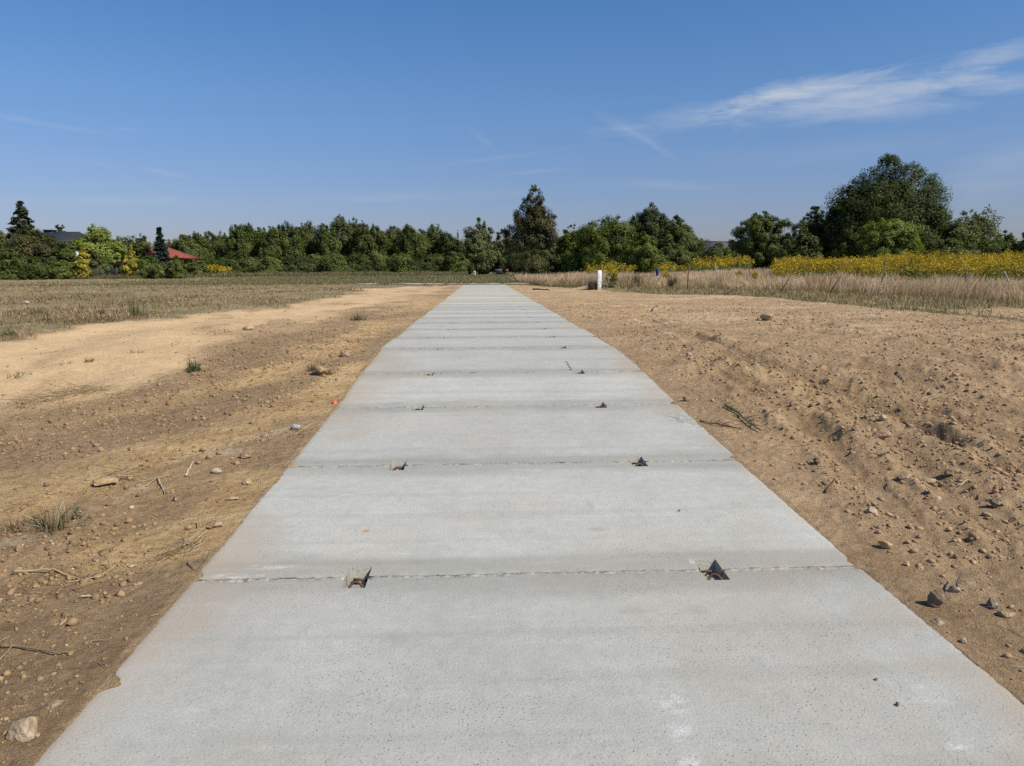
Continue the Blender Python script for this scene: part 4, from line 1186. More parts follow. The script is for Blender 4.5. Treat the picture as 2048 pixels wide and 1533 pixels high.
# centre
MID = "trees between the tree row and the open grass"
tree("leafy_tree", "pale green slim tree poking up behind the dark gap", "tree", 915, 458, 16, 150, 'spire', FRESH, 900, .32, .2, 20, MID)
tree("leafy_tree", "dark rounded tree next to the gap with the bench", "tree", 910, 490, 60, 128, 'dome', DARK, 4200, .3, .03, 40, MID)
tree("leafy_tree", "grey-green tree with an open lumpy crown beside the tall brownish tree", "tree", 958, 433, 78, 130, 'dome', GREYG, 6500, .3, .08, 46, MID, lobes=.5, cr=(.2, .3))
tree("leafy_tree", "grey-green tree half hidden by the tall brownish tree", "tree", 1003, 454, 60, 132, 'dome', GREYG, 4200, .3, .08, 40, MID)
tree("leafy_tree", "dark low tree over the shaded bench", "tree", 975, 486, 90, 136, 'dome', DARK, 5200, .3, .06, 40, MID)
tree("tall_tree", "tallest tree of the middle, ragged brownish green and narrow", "tree", 1068, 364, 122, 118, 'column', BROWNG, 17000, .25, .02, 120, MID, lobes=.4, cr=(.13, .25), inner=.3, dead=(.18, (.12, .075, .03)))
tree("shrub_tree", "dark brownish shrub at the foot of the tall brownish tree", "shrub", 1072, 500, 110, 112, 'bush', BROWNG, 5200, .24, 0, 44, MID)
tree("leafy_tree", "fresh green tree leaning against the tall brownish tree", "tree", 1146, 444, 82, 112, 'dome', FRESH, 6000, .27, .03, 46, MID)
tree("leafy_tree", "broad fresh green tree with tufted top", "tree", 1218, 426, 118, 106, 'egg', FRESH, 9500, .25, .02, 64, MID, lobes=.35)
tree("leafy_tree", "brownish green tree behind the broad fresh green tree", "tree", 1178, 436, 70, 120, 'dome', OLIVE, 4600, .28, .05, 40, MID)
tree("leafy_tree", "tall dark tree with twin bumps in its crown", "tree", 1302, 403, 118, 108, 'dome', DARK, 12000, .25, .02, 80, MID, cr=(.15, .28))
tree("leafy_tree", "dark tree forming the lower shoulder of the twin-bumped tree", "tree", 1352, 428, 104, 107, 'dome', GREEN, 9000, .25, .02, 64, MID)
tree("shrub_tree", "fresh green bush standing before the twin-bumped tree", "shrub", 1286, 462, 84, 92, 'dome', FRESH, 6000, .22, .02, 50, MID)
tree("shrub_tree", "olive bush under the lower shoulder of the twin-bumped tree", "shrub", 1352, 488, 90, 98, 'bush', OLIVE, 4600, .24, 0, 44, MID)
tree("shrub_tree", "small green bush in front of the grey roof", "shrub", 1436, 484, 84, 98, 'dome', GREEN, 3000, .22, .02, 36, MID)
tree("shrub_tree", "dark low bush right under the grey roof", "shrub", 1402, 490, 52, 112, 'bush', GREEN, 2200, .25, 0, 30, MID)
tree("shrub_tree", "dark thicket hiding the end of the grey roof", "shrub", 1470, 476, 40, 104, 'bush', DARK, 2600, .25, 0, 30, MID)
tree("leafy_tree", "round tree with pale gaps standing alone before the big tree", "tree", 1528, 420, 116, 88, 'round', GREEN, 11000, .2, .06, 90, MID, lobes=.35, cr=(.11, .2), inner=.2)
tree("shrub_tree", "dark bushes closing the base of the round tree with pale gaps", "shrub", 1535, 488, 110, 90, 'bush', DARK, 5200, .22, 0, 44, MID)
tree("leafy_tree", "dark lumpy tree showing at the shoulder of the big tree", "tree", 1632, 406, 92, 86, 'dome', DARK, 8000, .22, .05, 60, MID, lobes=.4)
tree("shrub_tree", "olive brown bush below the dark lumpy tree", "shrub", 1604, 452, 96, 80, 'dome', OLIVE, 7000, .2, .02, 54, MID)
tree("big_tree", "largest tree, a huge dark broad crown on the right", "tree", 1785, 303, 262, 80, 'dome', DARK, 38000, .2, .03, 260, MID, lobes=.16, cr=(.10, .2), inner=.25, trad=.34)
tree("leafy_tree", "dark tree forming the sloping shoulder of the largest tree", "tree", 1702, 366, 104, 79, 'dome', DARK, 11000, .2, .03, 80, MID, cr=(.13, .25))
tree("leafy_tree", "dark green tree at the sunny side of the largest tree", "tree", 1872, 408, 86, 79, 'dome', GREEN, 8500, .2, .02, 64, MID)
tree("shrub_tree", "bright green bushy tree standing in front of the largest tree", "tree", 1778, 433, 120, 62, 'round', [(a * 1.3, b * 1.3, c * 1.2) for a, b, c in FRESH], 9500, .15, .14, 70, MID, lobes=.3, cr=(.14, .26))
tree("leafy_tree", "olive tree with sparse drooping twigs beside the largest tree", "tree", 1930, 417, 136, 76, 'dome', OLIVE, 11000, .19, .02, 80, MID, lobes=.3, cr=(.14, .26), lean=(.6, 0))
tree("shrub_tree", "dark bush between the largest tree and the olive tree", "shrub", 1905, 470, 100, 74, 'bush', GREEN, 5600, .2, 0, 46, MID)
tree("leafy_tree", "dark green tree far off past the olive tree", "tree", 2012, 460, 84, 104, 'dome', GREEN, 5200, .25, .02, 44, MID)
tree("leafy_tree", "green tree cut by the edge of the view beyond the goldenrod", "tree", 2062, 450, 60, 98, 'dome', GREEN, 4600, .25, .02, 44, MID)
tree("leafy_tree", "tree just outside the far end of the goldenrod field", "tree", 2140, 440, 110, 96, 'dome', GREEN, 6000, .25, .02, 44, MID)
# bare twig tips of the sparse olive tree
q = at(1982, 425, 75.5); mb = MB(); r = np.random.default_rng(5)
olive = [o for o in COL.objects if o.get("label", "").startswith("olive tree with sparse")][0]
for k in range(9):
    a = np.array(at(1945 + k * 4, 470, 76)) - np.array(olive.location); b = np.array(at(1950 + k * 6.5, 418 + abs(k - 4) * 6 + r.uniform(-4, 8), 76)) - np.array(olive.location)
    mb.tube([a, (a + b) / 2 + (0, 0, .2), b, b + np.array([.35, 0, -.18])], [.04, .025, .015, .006], 5)
mb.make("twigs", MAT['bark'], olive)
P_, N_ = [], []
for k in range(420):
    j = r.integers(0, 9); t = r.uniform(.35, 1.1)
    a = np.array(at(1945 + j * 4, 470, 76)); b = np.array(at(1950 + j * 6.5, 418 + abs(j - 4) * 6, 76)); P_.append(a + (b - a) * t + r.normal(0, .14, 3) - np.array(olive.location)); N_.append(r.normal(size=3))
V, Fc = leaf_quads(np.array(P_), np.array(N_), np.full(420, .13), r, 1.7)
build("leaf_sprays", V, [Fc], MAT['leaf'], olive, {"tint": np.repeat(pick(r, 420, OLIVE), 4, 0)})
# far wood on the horizon
r = np.random.default_rng(77)
Vs, Fs, Cs, n0 = [], [], [], 0
for i in range(120):
    px = r.uniform(-300, 2400); d = r.uniform(210, 300)
    q = at(px, r.uniform(466, 480) - (px - 1024) * .0, d); H = q[2] - .3
    V, Fc, c, C = make_crown_mesh(500 + i, H, r.uniform(4, 7), 'dome', 0.02, 26, 700, .75, GREYG, cr=(.22, .36))
    Vs.append(V + np.array([q[0], q[1], .3])); Fs.append(Fc + n0); Cs.append(c); n0 += len(V)
o = build("distant_wood", np.vstack(Vs), [np.vstack(Fs)], MAT['leaf'], None, {"tint": np.vstack(Cs)})
tag(o, "hazy far-off wood seen through gaps between nearer trees", "wood", kind="stuff")


# ------------------------------------------------------------------ goldenrod
def goldenrod(x, y, z, h, r, nl=7, nf=16, fl=.07, lf=.09, spread=.10):
    n = len(x)
    P, N, S, Cc = [], [], [], []
    bx = np.repeat(x, nl); by = np.repeat(y, nl); bz = np.repeat(z, nl); bh = np.repeat(h, nl); m = len(bx)
    P.append(np.stack([bx + r.normal(0, spread, m), by + r.normal(0, spread, m), bz + bh * r.uniform(.05, .82, m)], -1)); N.append(r.normal(size=(m, 3)) + np.array([0, 0, .4])); S.append(np.full(m, lf))
    Cc.append(pick(r, m, [(.17, .20, .04), (.21, .23, .05), (.14, .16, .04)]))
    bx = np.repeat(x, nf); by = np.repeat(y, nf); bz = np.repeat(z, nf); bh = np.repeat(h, nf); m = len(bx)
    u = r.uniform(0, 1, m); sp = spread * (1.25 - .9 * u)
    P.append(np.stack([bx + r.normal(0, 1, m) * sp, by + r.normal(0, 1, m) * sp, bz + bh * (.72 + .28 * u)], -1)); N.append(r.normal(size=(m, 3)) + np.array([0, 0, .9])); S.append(np.full(m, fl))
    tone = np.repeat(r.uniform(.5, 1.05, n) * (.6 + .8 * fbm(x / 1.6, y / 2.2, 317, 3)), nf)[:, None]
    Cc.append(pick(r, m, [(.66, .45, .022), (.54, .375, .022), (.74, .53, .03), (.40, .31, .026)], .15) * tone)
    P, N, S, Cc = np.vstack(P), np.vstack(N), np.concatenate(S), np.vstack(Cc)
    n = len(P); N = N / np.linalg.norm(N, axis=1)[:, None]
    V, Fc = leaf_quads(P, N, S, r, 1.7)
    return V, Fc, np.repeat(Cc, 4, 0)


r = np.random.default_rng(31)


def band_plants(n, pxa, pxb, da, db, r, dens=.0):
    px = r.uniform(pxa, pxb, n); d = r.uniform(da, db, n)
    d_ = np.stack([ray(p, 540) for p in px]); return d_[:, 0] / d_[:, 1] * d, d


def gold_patch(label, n, pxa, pxb, da, db, h0, h1, seed, name="goldenrod_field"):
    r = np.random.default_rng(seed)
    x, y = band_plants(n, pxa, pxb, da, db, r)
    k = r.uniform(size=n) < .12 + .88 * sstep(.36, .56, fbm(x / 2.2, y / 2.2, 311, 3)); ph_ = np.degrees(np.arctan2(x, y)); lo_, hi_ = np.percentile(ph_, 1), np.percentile(ph_, 99)
    k &= r.uniform(size=n) < .12 + .88 * sstep(0, .14 * (hi_ - lo_), np.minimum(ph_ - lo_, hi_ - ph_ if hi_ < 30 else 99) + (fbm(x / 2, y / 2, 319, 2) - .5) * 1.5)
    k &= r.uniform(size=n) < .15 + .85 * sstep(0, 4.5, y - da + (fbm(x / 1.5, y / 1.5, 321, 2) - .5) * 5)
    x, y = x[k], y[k]; n = len(x)
    h = r.uniform(h0 * .8, h1, n) * (.62 + .72 * fbm(x / 1.8, y / 1.8, 313, 3))
    V, Fc, c = goldenrod(x, y, height(x, y, False), h, r, 9, 36, fl=.0009 * y.mean(), lf=.0017 * y.mean(), spread=.16)
    o = build(name, V, [Fc], MAT['flower'], None, {"tint": c}); tag(o, label, "goldenrod", kind="stuff")


gold_patch("mass of yellow goldenrod in flower in front of the largest tree", 9500, 1790, 2330, 31, 58, 1.25, 1.75, 41)
gold_patch("band of yellow goldenrod reaching from the round tree to the largest tree", 5600, 1545, 1830, 38, 60, 1.05, 1.5, 42)
gold_patch("distant strip of goldenrod below the grey roof", 560, 1385, 1505, 68, 80, 1.3, 1.8, 43)
gold_patch("thin strip of goldenrod under the twin-bumped tree", 260, 1310, 1385, 72, 80, .9, 1.3, 44)
gold_patch("sparse browning goldenrod behind the white post", 210, 1165, 1270, 66, 76, 1.1, 1.6, 45)
gold_patch("small goldenrod patch at the foot of the long row", 420, 405, 465, 112, 120, 1.2, 1.6, 46)
for px, py, d, lab in ((1224, 577, 36.3, "goldenrod clump in full yellow flower right beside the white post"), (1508, 560, 40, "single small goldenrod plant amid tall dry grass"), (1332, 548, 46, "little goldenrod beyond the blue barrel"), (1478, 545, 48, "little goldenrod clump in the dry grass below the round tree"), (1870, 562, 36, "tall goldenrod stem leaning out beside the leaning stakes")):
    q = at(px, py, d); r = np.random.default_rng(px)
    big = px == 1222; n = 46 if big else 10; sc_ = .42 if big else .22
    x = r.normal(0, sc_, n); y = r.normal(0, sc_, n); hgt = (.98 if big else .85) * r.uniform(.75, 1.05, n)
    z0 = float(height(q[0], q[1], False))
    e = thing("goldenrod_plant", lab, "goldenrod", (q[0], q[1], z0), 0, "single goldenrod clumps")
    V, Fc, c = goldenrod(x * .6, y * .6, np.zeros(n), hgt, r, 14, 20, .055, .10, .09)
    V[:, :2] *= (.7 + .55 * np.clip(V[:, 2:3] / 1.0, 0, 1))
    nleaf = n * 14 * 4
    fl = np.arange(len(V)).reshape(-1, 4)
    build("leaves", V[:nleaf], [Fc[:n * 14]], MAT['flower'], e, {"tint": c[:nleaf] * .8})
    build("flower_heads", V[nleaf:], [Fc[n * 14:] - nleaf], MAT['flower'], e, {"tint": c[nleaf:]})

# ------------------------------------------------------------------ white post, stakes, barrel
q = gpt(1197.5, 579.5); d = q[1]
zt = at(1197.5, 541, d)[2]; Hh = zt - float(height(q[0], q[1], False)) ; w = 8.2 / F_PX * d
mb = MB(); hw = w / 2; bv = .010
ring = lambda h_, k: [(-k + bv, -k, h_), (k - bv, -k, h_), (k, -k + bv, h_), (k, k - bv, h_), (k - bv, k, h_), (-k + bv, k, h_), (-k, k - bv, h_), (-k, -k + bv, h_)]
V = []
for h_, k in ((-.2, hw), (Hh * .35, hw * 1.0), (Hh * .7, hw), (Hh - .03, hw), (Hh, hw - .025)): V += ring(h_, k)
fs = [(i * 8 + j, i * 8 + (j + 1) % 8, (i + 1) * 8 + (j + 1) % 8, (i + 1) * 8 + j) for i in range(4) for j in range(8)] + [tuple(range(32, 40))]
mb.add(V, fs); o = mb.make("marker_post", MAT['white'])
o.location = (q[0], q[1], float(height(q[0], q[1], False))); o.rotation_euler = (0, R(0.8), R(10))
tag(o, "square white painted concrete post with peeling paint at the edge of the soil", "post")

STK = "thin stakes leaning in the tall dry grass"
for px0, py0, px1, py1, d, lab, mat in [
    (1572, 567, 1583, 550, 38, "short dark stake tilted over, first of the leaning stakes past the dry bush", 'wood'),
    (1667, 575, 1684, 549, 36, "dark stake leaning steeply against pale grass below the dark lumpy tree", 'wood'),
    (1763, 566, 1770, 534, 37, "tall thin stake below the bright green bushy tree, slightly tilted", 'wood'),
    (1849, 575, 1867, 552, 34, "dark stake leaning furthest over in front of the goldenrod", 'wood'),
    (1931, 574, 1933, 537, 34, "upright stake standing straight before the goldenrod", 'wood'),
    (2018, 566, 2009, 543, 33, "pale stake tilted the opposite way from all its neighbours", 'birch'),
    (1468, 580, 1492, 570, 36, "dark broken stake lying low at the edge of the grass", 'wood'),
    (1376, 556, 1378, 528, 44, "thin grey stick upright beyond the blue barrel", 'wood'),
    (1433, 545, 1430, 526, 48, "pale leaning stick below the grey roof", 'birch'),
    (1770, 534, 1770, 518, 47, "grey post sunk in goldenrod under the bright green bushy tree", 'wood'),
    (1951, 512, 1951, 500, 58, "thin far stake rising above the goldenrod", 'wood'),
    (1499, 545, 1499, 524, 58, "thin upright stake before the round tree", 'wood')]:
    a = at(px0, py0, d); b = at(px1, py1, d); a2 = a.copy(); g = float(height(a[0], a[1], False))
    d_ = d; a = at(px0, py0, d * .79); b = at(px1, py1, d * .79); g = float(height(a[0], a[1], False))
    dirv = (b - a); k = (a[2] - (g - .15)) / max(dirv[2], .05); base_p = a - dirv * min(max(k, 0), 3)
    mb = MB(); mb.tube([np.zeros(3), (b - base_p) * .5 + rng.normal(0, .008, 3), b - base_p], [.028, .026, .022], 6)
    o = mb.make("wooden_stake", MAT[mat], None, True); o.location = base_p
    tag(o, lab, "stake", STK)

q = at(1314.5, 549, 50); g = float(height(q[0], q[1], False)); q[2] = g
e = thing("plastic_barrel", "blue-topped barrel standing in dry grass below the twin-bumped tree", "barrel", q)
def lathe(prof_, n=20):
    V = [(r_ * math.cos(2 * math.pi * k / n), r_ * math.sin(2 * math.pi * k / n), z_) for r_, z_ in prof_ for k in range(n)]
    f = [(i * n + k, i * n + (k + 1) % n, (i + 1) * n + (k + 1) % n, (i + 1) * n + k) for i in range(len(prof_) - 1) for k in range(n)]
    f.append(tuple(range((len(prof_) - 1) * n, len(prof_) * n))); return V, f
ht = at(1314.5, 536.5, 50)[2] - g
mb = MB(); mb.add(*lathe([(.075, 0), (.09, .05), (.092, ht * .4), (.085, ht * .5)])); mb.make("body", MAT['cream'], e, True)
mb = MB(); mb.add(*lathe([(.092, ht * .5), (.10, ht * .54), (.098, ht * .8), (.085, ht * .95), (.04, ht)])); mb.make("lid", MAT['blue'], e, True)


# dry bush in front of the tall grass near post
def bushlet(px, py, d, hpx, wpx, lab, pal, n=260, name="dry_bush", cat="dry bush", seed=1, blade_w=.012):
    q = gpt(px, py) if d is None else at(px, py, d)
    g = float(height(q[0], q[1])); dd = q[1]; h = hpx / F_PX * dd; w = wpx / F_PX * dd
    r = np.random.default_rng(seed + px)
    sp_w = .10 if hpx < .45 * wpx else .12
    x = r.normal(0, w * sp_w, n); y = r.normal(0, w * sp_w * 1.3, n); hh = h * (.2 + .95 * r.uniform(0, 1, n) ** 1.5); ln = np.minimum(np.abs(r.normal(.45, .4, n)) * w * .55, hh * .96)
    c = pick(r, n, pal)
    o = blades(name, None, None, x, y, hh, np.full(n, blade_w), ln, c * .7, c, r, z=np.zeros(n), lean_dir=np.arctan2(y, x) + r.normal(0, .6, n))
    o.location = (q[0], q[1], g - .01); tag(o, lab, cat, "tufts and weeds growing out of the bare ground"); return o


BD = [(.24, .18, .11), (.16, .12, .075), (.32, .25, .15), (.12, .11, .05)]
GD = [(.16, .19, .085), (.22, .21, .10), (.12, .15, .06), (.42, .36, .21)]
STR = [(.52, .43, .26), (.40, .32, .18), (.28, .20, .11), (.60, .50, .32)]
bushlet(1185, 579, None, 22, 34, "brown dead tuft in the shadow of the white post", BD, 500, blade_w=.02)
bushlet(1258, 579, 37.5, 12, 60, "brown matted grass on the low mound by the goldenrod", BD, 700, blade_w=.02)
bushlet(1275, 572, 40, 34, 40, "dark bare-stemmed weed in the tall grass past the mound", [(.12, .11, .05), (.16, .13, .07)], 300, "weed_plant", "weed", blade_w=.018)
bushlet(1345, 577, 37, 34, 26, "spiky dark weed before the blue barrel", BD, 300, "weed_plant", "weed", blade_w=.018)
bushlet(106, 1056, None, 66, 110, "dry grass tuft with green shoots growing on the bank near the camera", GD + STR, 150, "grass_tuft", "grass tuft", blade_w=.007)
bushlet(40, 1060, None, 30, 110, "withered grass hanging over a clod at the view's edge", STR + BD, 130, "grass_tuft", "grass tuft", blade_w=.006)
bushlet(388, 746, None, 30, 44, "green tuft at the border between sandy track and brown bank", GD, 170, "grass_tuft", "grass tuft", blade_w=.010)
bushlet(40, 752, None, 14, 80, "flattened green tuft on the sandy track at the view's edge", GD, 260, "grass_tuft", "grass tuft", blade_w=.008)
bushlet(130, 730, None, 12, 90, "trampled pale green tuft in the middle of the sandy track", GD + STR, 220, "grass_tuft", "grass tuft", blade_w=.008)
bushlet(180, 722, None, 14, 44, "short brown-green tuft beside the trampled one on the track", GD + BD, 150, "grass_tuft", "grass tuft", blade_w=.008)
bushlet(270, 702, None, 14, 76, "wide straw-coloured tuft lying across the sandy track", GD + STR, 240, "grass_tuft", "grass tuft", blade_w=.009)
bushlet(340, 686, None, 9, 80, "low dark wisp of grass on the sandy track", BD + GD, 180, "grass_tuft", "grass tuft", blade_w=.009)
bushlet(460, 662, None, 9, 90, "thin green wisps beside the lone stone on the track", GD, 200, "grass_tuft", "grass tuft", blade_w=.010)
bushlet(385, 667, None, 7, 40, "small green wisp near the field side of the track", GD, 110, "grass_tuft", "grass tuft", blade_w=.010)
bushlet(718, 640, None, 20, 52, "green weedy tuft where the sandy track meets the bank", GD, 240, "grass_tuft", "grass tuft", blade_w=.013)
bushlet(625, 742, None, 20, 46, "dark dead tuft by the lumpy clods", BD, 130, "grass_tuft", "grass tuft", blade_w=.008)
bushlet(20, 674, None, 14, 44, "green cushion of grass at the corner of the dry field", [(.10, .14, .055), (.13, .16, .065)], 320, "grass_tuft", "grass tuft", blade_w=.010)
bushlet(272, 632, None, 46, 40, "tall thin weed standing up in the dry field", [(.13, .145, .055), (.19, .17, .08)], 90, "weed_plant", "weed", blade_w=.010)
bushlet(205, 628, None, 16, 30, "brown seedy weed in the dry field", BD, 110, "weed_plant", "weed", blade_w=.011)
bushlet(75, 630, None, 18, 40, "low green weed in the dry field near the pale stone", GD, 160, "weed_plant", "weed", blade_w=.012)
bushlet(923, 566, None, 14, 8, "thin weed stalk standing in grass beyond the track's end", GD, 30, "weed_plant", "weed", blade_w=.03)
bushlet(1380, 628, None, 10, 30, "greyish tuft far out on the open soil", BD + GD, 110, "grass_tuft", "grass tuft", blade_w=.010)
bushlet(1290, 625, None, 7, 40, "flat green wisp on the open soil nearer the slabs", GD, 120, "grass_tuft", "grass tuft", blade_w=.010)
bushlet(1178, 638, None, 8, 30, "matted dry tuft close beside the track", STR + BD, 90, "grass_tuft", "grass tuft", blade_w=.008)
bushlet(1000, 556, 75, 8, 12, "small dark green weed in the grass past the crossing path", GD, 40, "weed_plant", "weed", blade_w=.04)

# small seedling
q = gpt(156, 1040); r = np.random.default_rng(8); n = 26
P = np.stack([r.normal(0, .010, n), r.normal(0, .010, n), r.uniform(.005, .075, n)], -1)
V, Fc = leaf_quads(P, r.normal(size=(n, 3)) + np.array([0, -.4, .6]), np.full(n, .009), r, 1.8)
o = build("seedling", V, [Fc], MAT['leaf'], None, {"tint": np.repeat(pick(r, n, [(.05, .11, .045), (.07, .14, .055)]), 4, 0)})
o.location = (q[0], q[1], float(height(q[0], q[1]))); tag(o, "tiny dark green seedling next to the dry grass tuft near the camera", "seedling", "tufts and weeds growing out of the bare ground")

# ------------------------------------------------------------------ single twigs and stalks
TW = "loose twigs and straw stalks on the soil"


def twig(pts, radm, col, label, name="twig", cat="twig", side=0, lift=.012):
    q = [gpt(*p) for p in pts]
    Z = [float(height(a[0], a[1])) + lift for a in q]
    P = np.array([(a[0], a[1], z) for a, z in zip(q, Z)]); o0 = P[0].copy(); P = P - o0
    t = np.linspace(0, 1, len(P)); tt = np.linspace(0, 1, (len(P) - 1) * 5 + 1)
    P = np.stack([np.interp(tt, t, P[:, k]) for k in range(3)], -1)
    r = np.random.default_rng(int(pts[0][0] * 3 + pts[0][1])); P[1:-1] += r.normal(0, radm * .22, P[1:-1].shape)
    P[:, 2] = np.maximum(P[:, 2], np.array([float(height(*(p[:2] + o0[:2]))) for p in P]) - o0[2] + radm * .5)
    mb = MB(); mb.tube(P, np.linspace(radm, radm * .45, len(P)), 6, col)
    for k in range(side):
        i = r.integers(1, len(P) - 1); a = P[i]; dv = r.normal(0, 1, 3) * np.array([.06, .05, .03]); dv[2] = abs(dv[2])
        mb.tube([a, a + dv], [radm * .3, radm * .12], 4, np.array(col) * .8)
    o = mb.make(name, MAT['straw'], None, True); o.location = o0
    tag(o, label, cat, TW); return o


twig([(1450, 812), (1480, 833), (1500, 850), (1522, 866)], .011, (.17, .15, .07), "long greenish stick bristling with short side twigs, nearest the slabs", side=46, lift=.02)
twig([(1400, 842), (1440, 851), (1486, 860)], .008, (.12, .085, .055), "dark thin branch lying below the bristly stick", side=14)
twig([(26, 1150), (70, 1147), (108, 1146), (140, 1156), (166, 1164)], .006, (.50, .38, .19), "long pale bent stalk on the brown soil near the camera", "straw_stalk", "stalk")
twig([(0, 1299), (40, 1297), (80, 1301), (112, 1308), (152, 1303)], .0045, (.26, .19, .10), "long dark wavy stem at the view's edge", "straw_stalk", "stalk")
twig([(0, 1324), (14, 1310), (30, 1296)], .003, (.40, .30, .16), "short stalk crossing the dark wavy stem", "straw_stalk", "stalk")
twig([(372, 957), (380, 944), (389, 931)], .007, (.62, .53, .38), "pale broken stalk pointing away, on the ochre bank", "straw_stalk", "stalk")
twig([(316, 962), (324, 976), (330, 988)], .005, (.58, .46, .28), "short pale stalk touching the flat clod's straw", "straw_stalk", "stalk")
twig([(292, 975), (316, 962), (342, 956)], .004, (.46, .34, .18), "thin stalk forming a corner with the short pale one", "straw_stalk", "stalk")
twig([(212, 958), (232, 953), (250, 946)], .005, (.42, .31, .17), "straw sticking out behind the flat ochre clod", "straw_stalk", "stalk", lift=.03)
twig([(232, 965), (256, 958), (272, 962)], .004, (.34, .25, .14), "dark straw across the end of the flat ochre clod", "straw_stalk", "stalk", lift=.03)
twig([(160, 1195), (186, 1193)], .004, (.66, .56, .38), "short bright straw low on the bank", "straw_stalk", "stalk")
twig([(398, 1046), (402, 1062)], .004, (.50, .36, .19), "tiny upright stalk right at the slab edge", "straw_stalk", "stalk", lift=.03)
twig([(376, 1127), (390, 1140)], .005, (.34, .25, .15), "short brown stub beside the second slab", "straw_stalk", "stalk")
twig([(1756, 925), (1772, 921), (1780, 911)], .006, (.09, .055, .04), "small dark forked twig out on the rough soil", side=4)
twig([(1652, 986), (1664, 974), (1672, 962)], .006, (.21, .11, .075), "reddish brown twig near the second slab", side=3)
twig([(1772, 958), (1777, 980)], .004, (.20, .12, .08), "thin reddish stem standing in the rough soil")
twig([(1795, 740), (1803, 752), (1810, 760)], .010, (.34, .26, .17), "short pale brown stick far out on the soil")
twig([(1856, 802), (1876, 792), (1890, 783)], .006, (.40, .31, .20), "thin pale twig pointing away on the open soil")
twig([(1918, 967), (1934, 963), (1946, 962)], .004, (.62, .53, .38), "short bright straw by the tan boulder", "straw_stalk", "stalk")
twig([(1912, 1192), (1916, 1178), (1919, 1166)], .005, (.13, .10, .08), "stub of twig poking up between stones on the rough soil", lift=.05)
twig([(1066, 580), (1090, 580.6), (1099, 581.5)], .05, (.14, .085, .055), "dark weathered pole lying by the far end of the track")
twig([(1302, 628), (1308, 620), (1316, 612)], .018, (.16, .12, .09), "dark splinter sticking up from the far soil")
twig([(1800, 838), (1812, 850), (1820, 862)], .008, (.22, .16, .10), "dark stick beside the pale round pebble")
twig([(1340, 672), (1358, 677), (1366, 682)], .010, (.52, .42, .27), "bent pale straw at mid distance on the open soil", "straw_stalk", "stalk")
twig([(1476, 695), (1482, 690), (1490, 686)], .006, (.16, .12, .08), "tiny twig alone at mid distance")


def straw_bundle(pts, n, label, wid=.05, L=.16, seed=1):
    r = np.random.default_rng(seed); q = np.array([gpt(*p) for p in pts]); o0 = q[0].copy()
    t = r.uniform(0, 1, n); tt = np.linspace(0, 1, len(q))
    x = np.interp(t, tt, q[:, 0]) + r.normal(0, wid, n); y = np.interp(t, tt, q[:, 1]) + r.normal(0, wid, n)
    a = math.atan2(q[-1][1] - q[0][1], q[-1][0] - q[0][0]) + r.normal(0, .45, n) + (r.uniform(size=n) < .5) * math.pi
    z = height(x, y); g0 = z.min()
    o = strands("dry_grass_bundle", label, "dry grass", x - o0[0], y - o0[1], r.uniform(.5, 1.2, n) * L, r.uniform(.002, .0045, n), (.56, .42, .23), (.17, .115, .06), r, .25, dirs=a, curve=.22, z=z - g0 + r.uniform(0, .03, n), kind=None)
    if "kind" in o: del o["kind"]
    o.location = (o0[0], o0[1], g0); o["group"] = "heaps of dry grass on the soil"


straw_bundle([(322, 1118), (358, 1104), (392, 1086)], 60, "loose bundle of dry grass lying by the second slab", .03, .17, 1)
straw_bundle([(60, 812), (110, 795), (150, 784)], 190, "long heap of dry grass along the lower border of the sandy track", .10, .26, 2)
straw_bundle([(160, 786), (190, 786), (222, 784)], 110, "short heap of dry grass at the end of the longer one", .08, .24, 3)
straw_bundle([(215, 962), (245, 958), (275, 962)], 30, "few straws heaped behind the flat ochre clod", .04, .16, 4)
straw_bundle([(110, 1190), (150, 1178), (190, 1165)], 20, "wispy dry grass pressed into soil below the pale bent stalk", .05, .13, 5)
straw_bundle([(585, 872), (600, 868), (612, 862)], 40, "dry grass caught around the plastic wrapper", .05, .15, 6)
straw_bundle([(1350, 838), (1375, 845), (1410, 850)], 26, "sparse dry stalks near the bristly stick", .06, .16, 7)

# ------------------------------------------------------------------ litter, marker, wire
q = gpt(590, 858); r = np.random.default_rng(3); V, Fc = ICO4
Vv = V.copy(); nz = fbm(V[:, 0] * 3 + V[:, 2] * 2, V[:, 1] * 3, 505, 3) - .5; Vv = Vv * (1 + 1.3 * nz)[:, None] * np.array([.040, .024, .020])
o = build("plastic_wrapper", Vv, [Fc], MAT['film']); o.location = (q[0], q[1], float(height(q[0], q[1])) + .02); o.rotation_euler = (0, 0, -.5)
tag(o, "crumpled clear plastic wrapper on the soil beside the third slab", "litter")
q = gpt(669, 806); q2 = gpt(675, 806); g = float(height(q[0] + .0, q[1]))
mb = MB(); hw, hh = .015, .030
mb.add([(-hw, -hw, -.05), (hw, -hw, -.05), (hw, hw, -.05), (-hw, hw, -.05), (-hw, -hw, hh - .004), (hw, -hw, hh - .004), (hw, hw, hh - .004), (-hw, hw, hh - .004), (-hw * .7, -hw * .7, hh), (hw * .7, -hw * .7, hh), (hw * .7, hw * .7, hh), (-hw * .7, hw * .7, hh)],
       [(0, 1, 5, 4), (1, 2, 6, 5), (2, 3, 7, 6), (3, 0, 4, 7), (4, 5, 9, 8), (5, 6, 10, 9), (6, 7, 11, 10), (7, 4, 8, 11), (8, 9, 10, 11)])
o = mb.make("survey_peg", MAT['coral']); o.location = (min(q[0], PCX - 1.5 - .03), q[1], g); o.rotation_euler = (0.05, 0.08, .3)
tag(o, "coral red survey peg knocked in flush beside the slab edge", "peg")
q = gpt(1150, 742); zt = float(prof(q[1]))
mb = MB(); pts = []
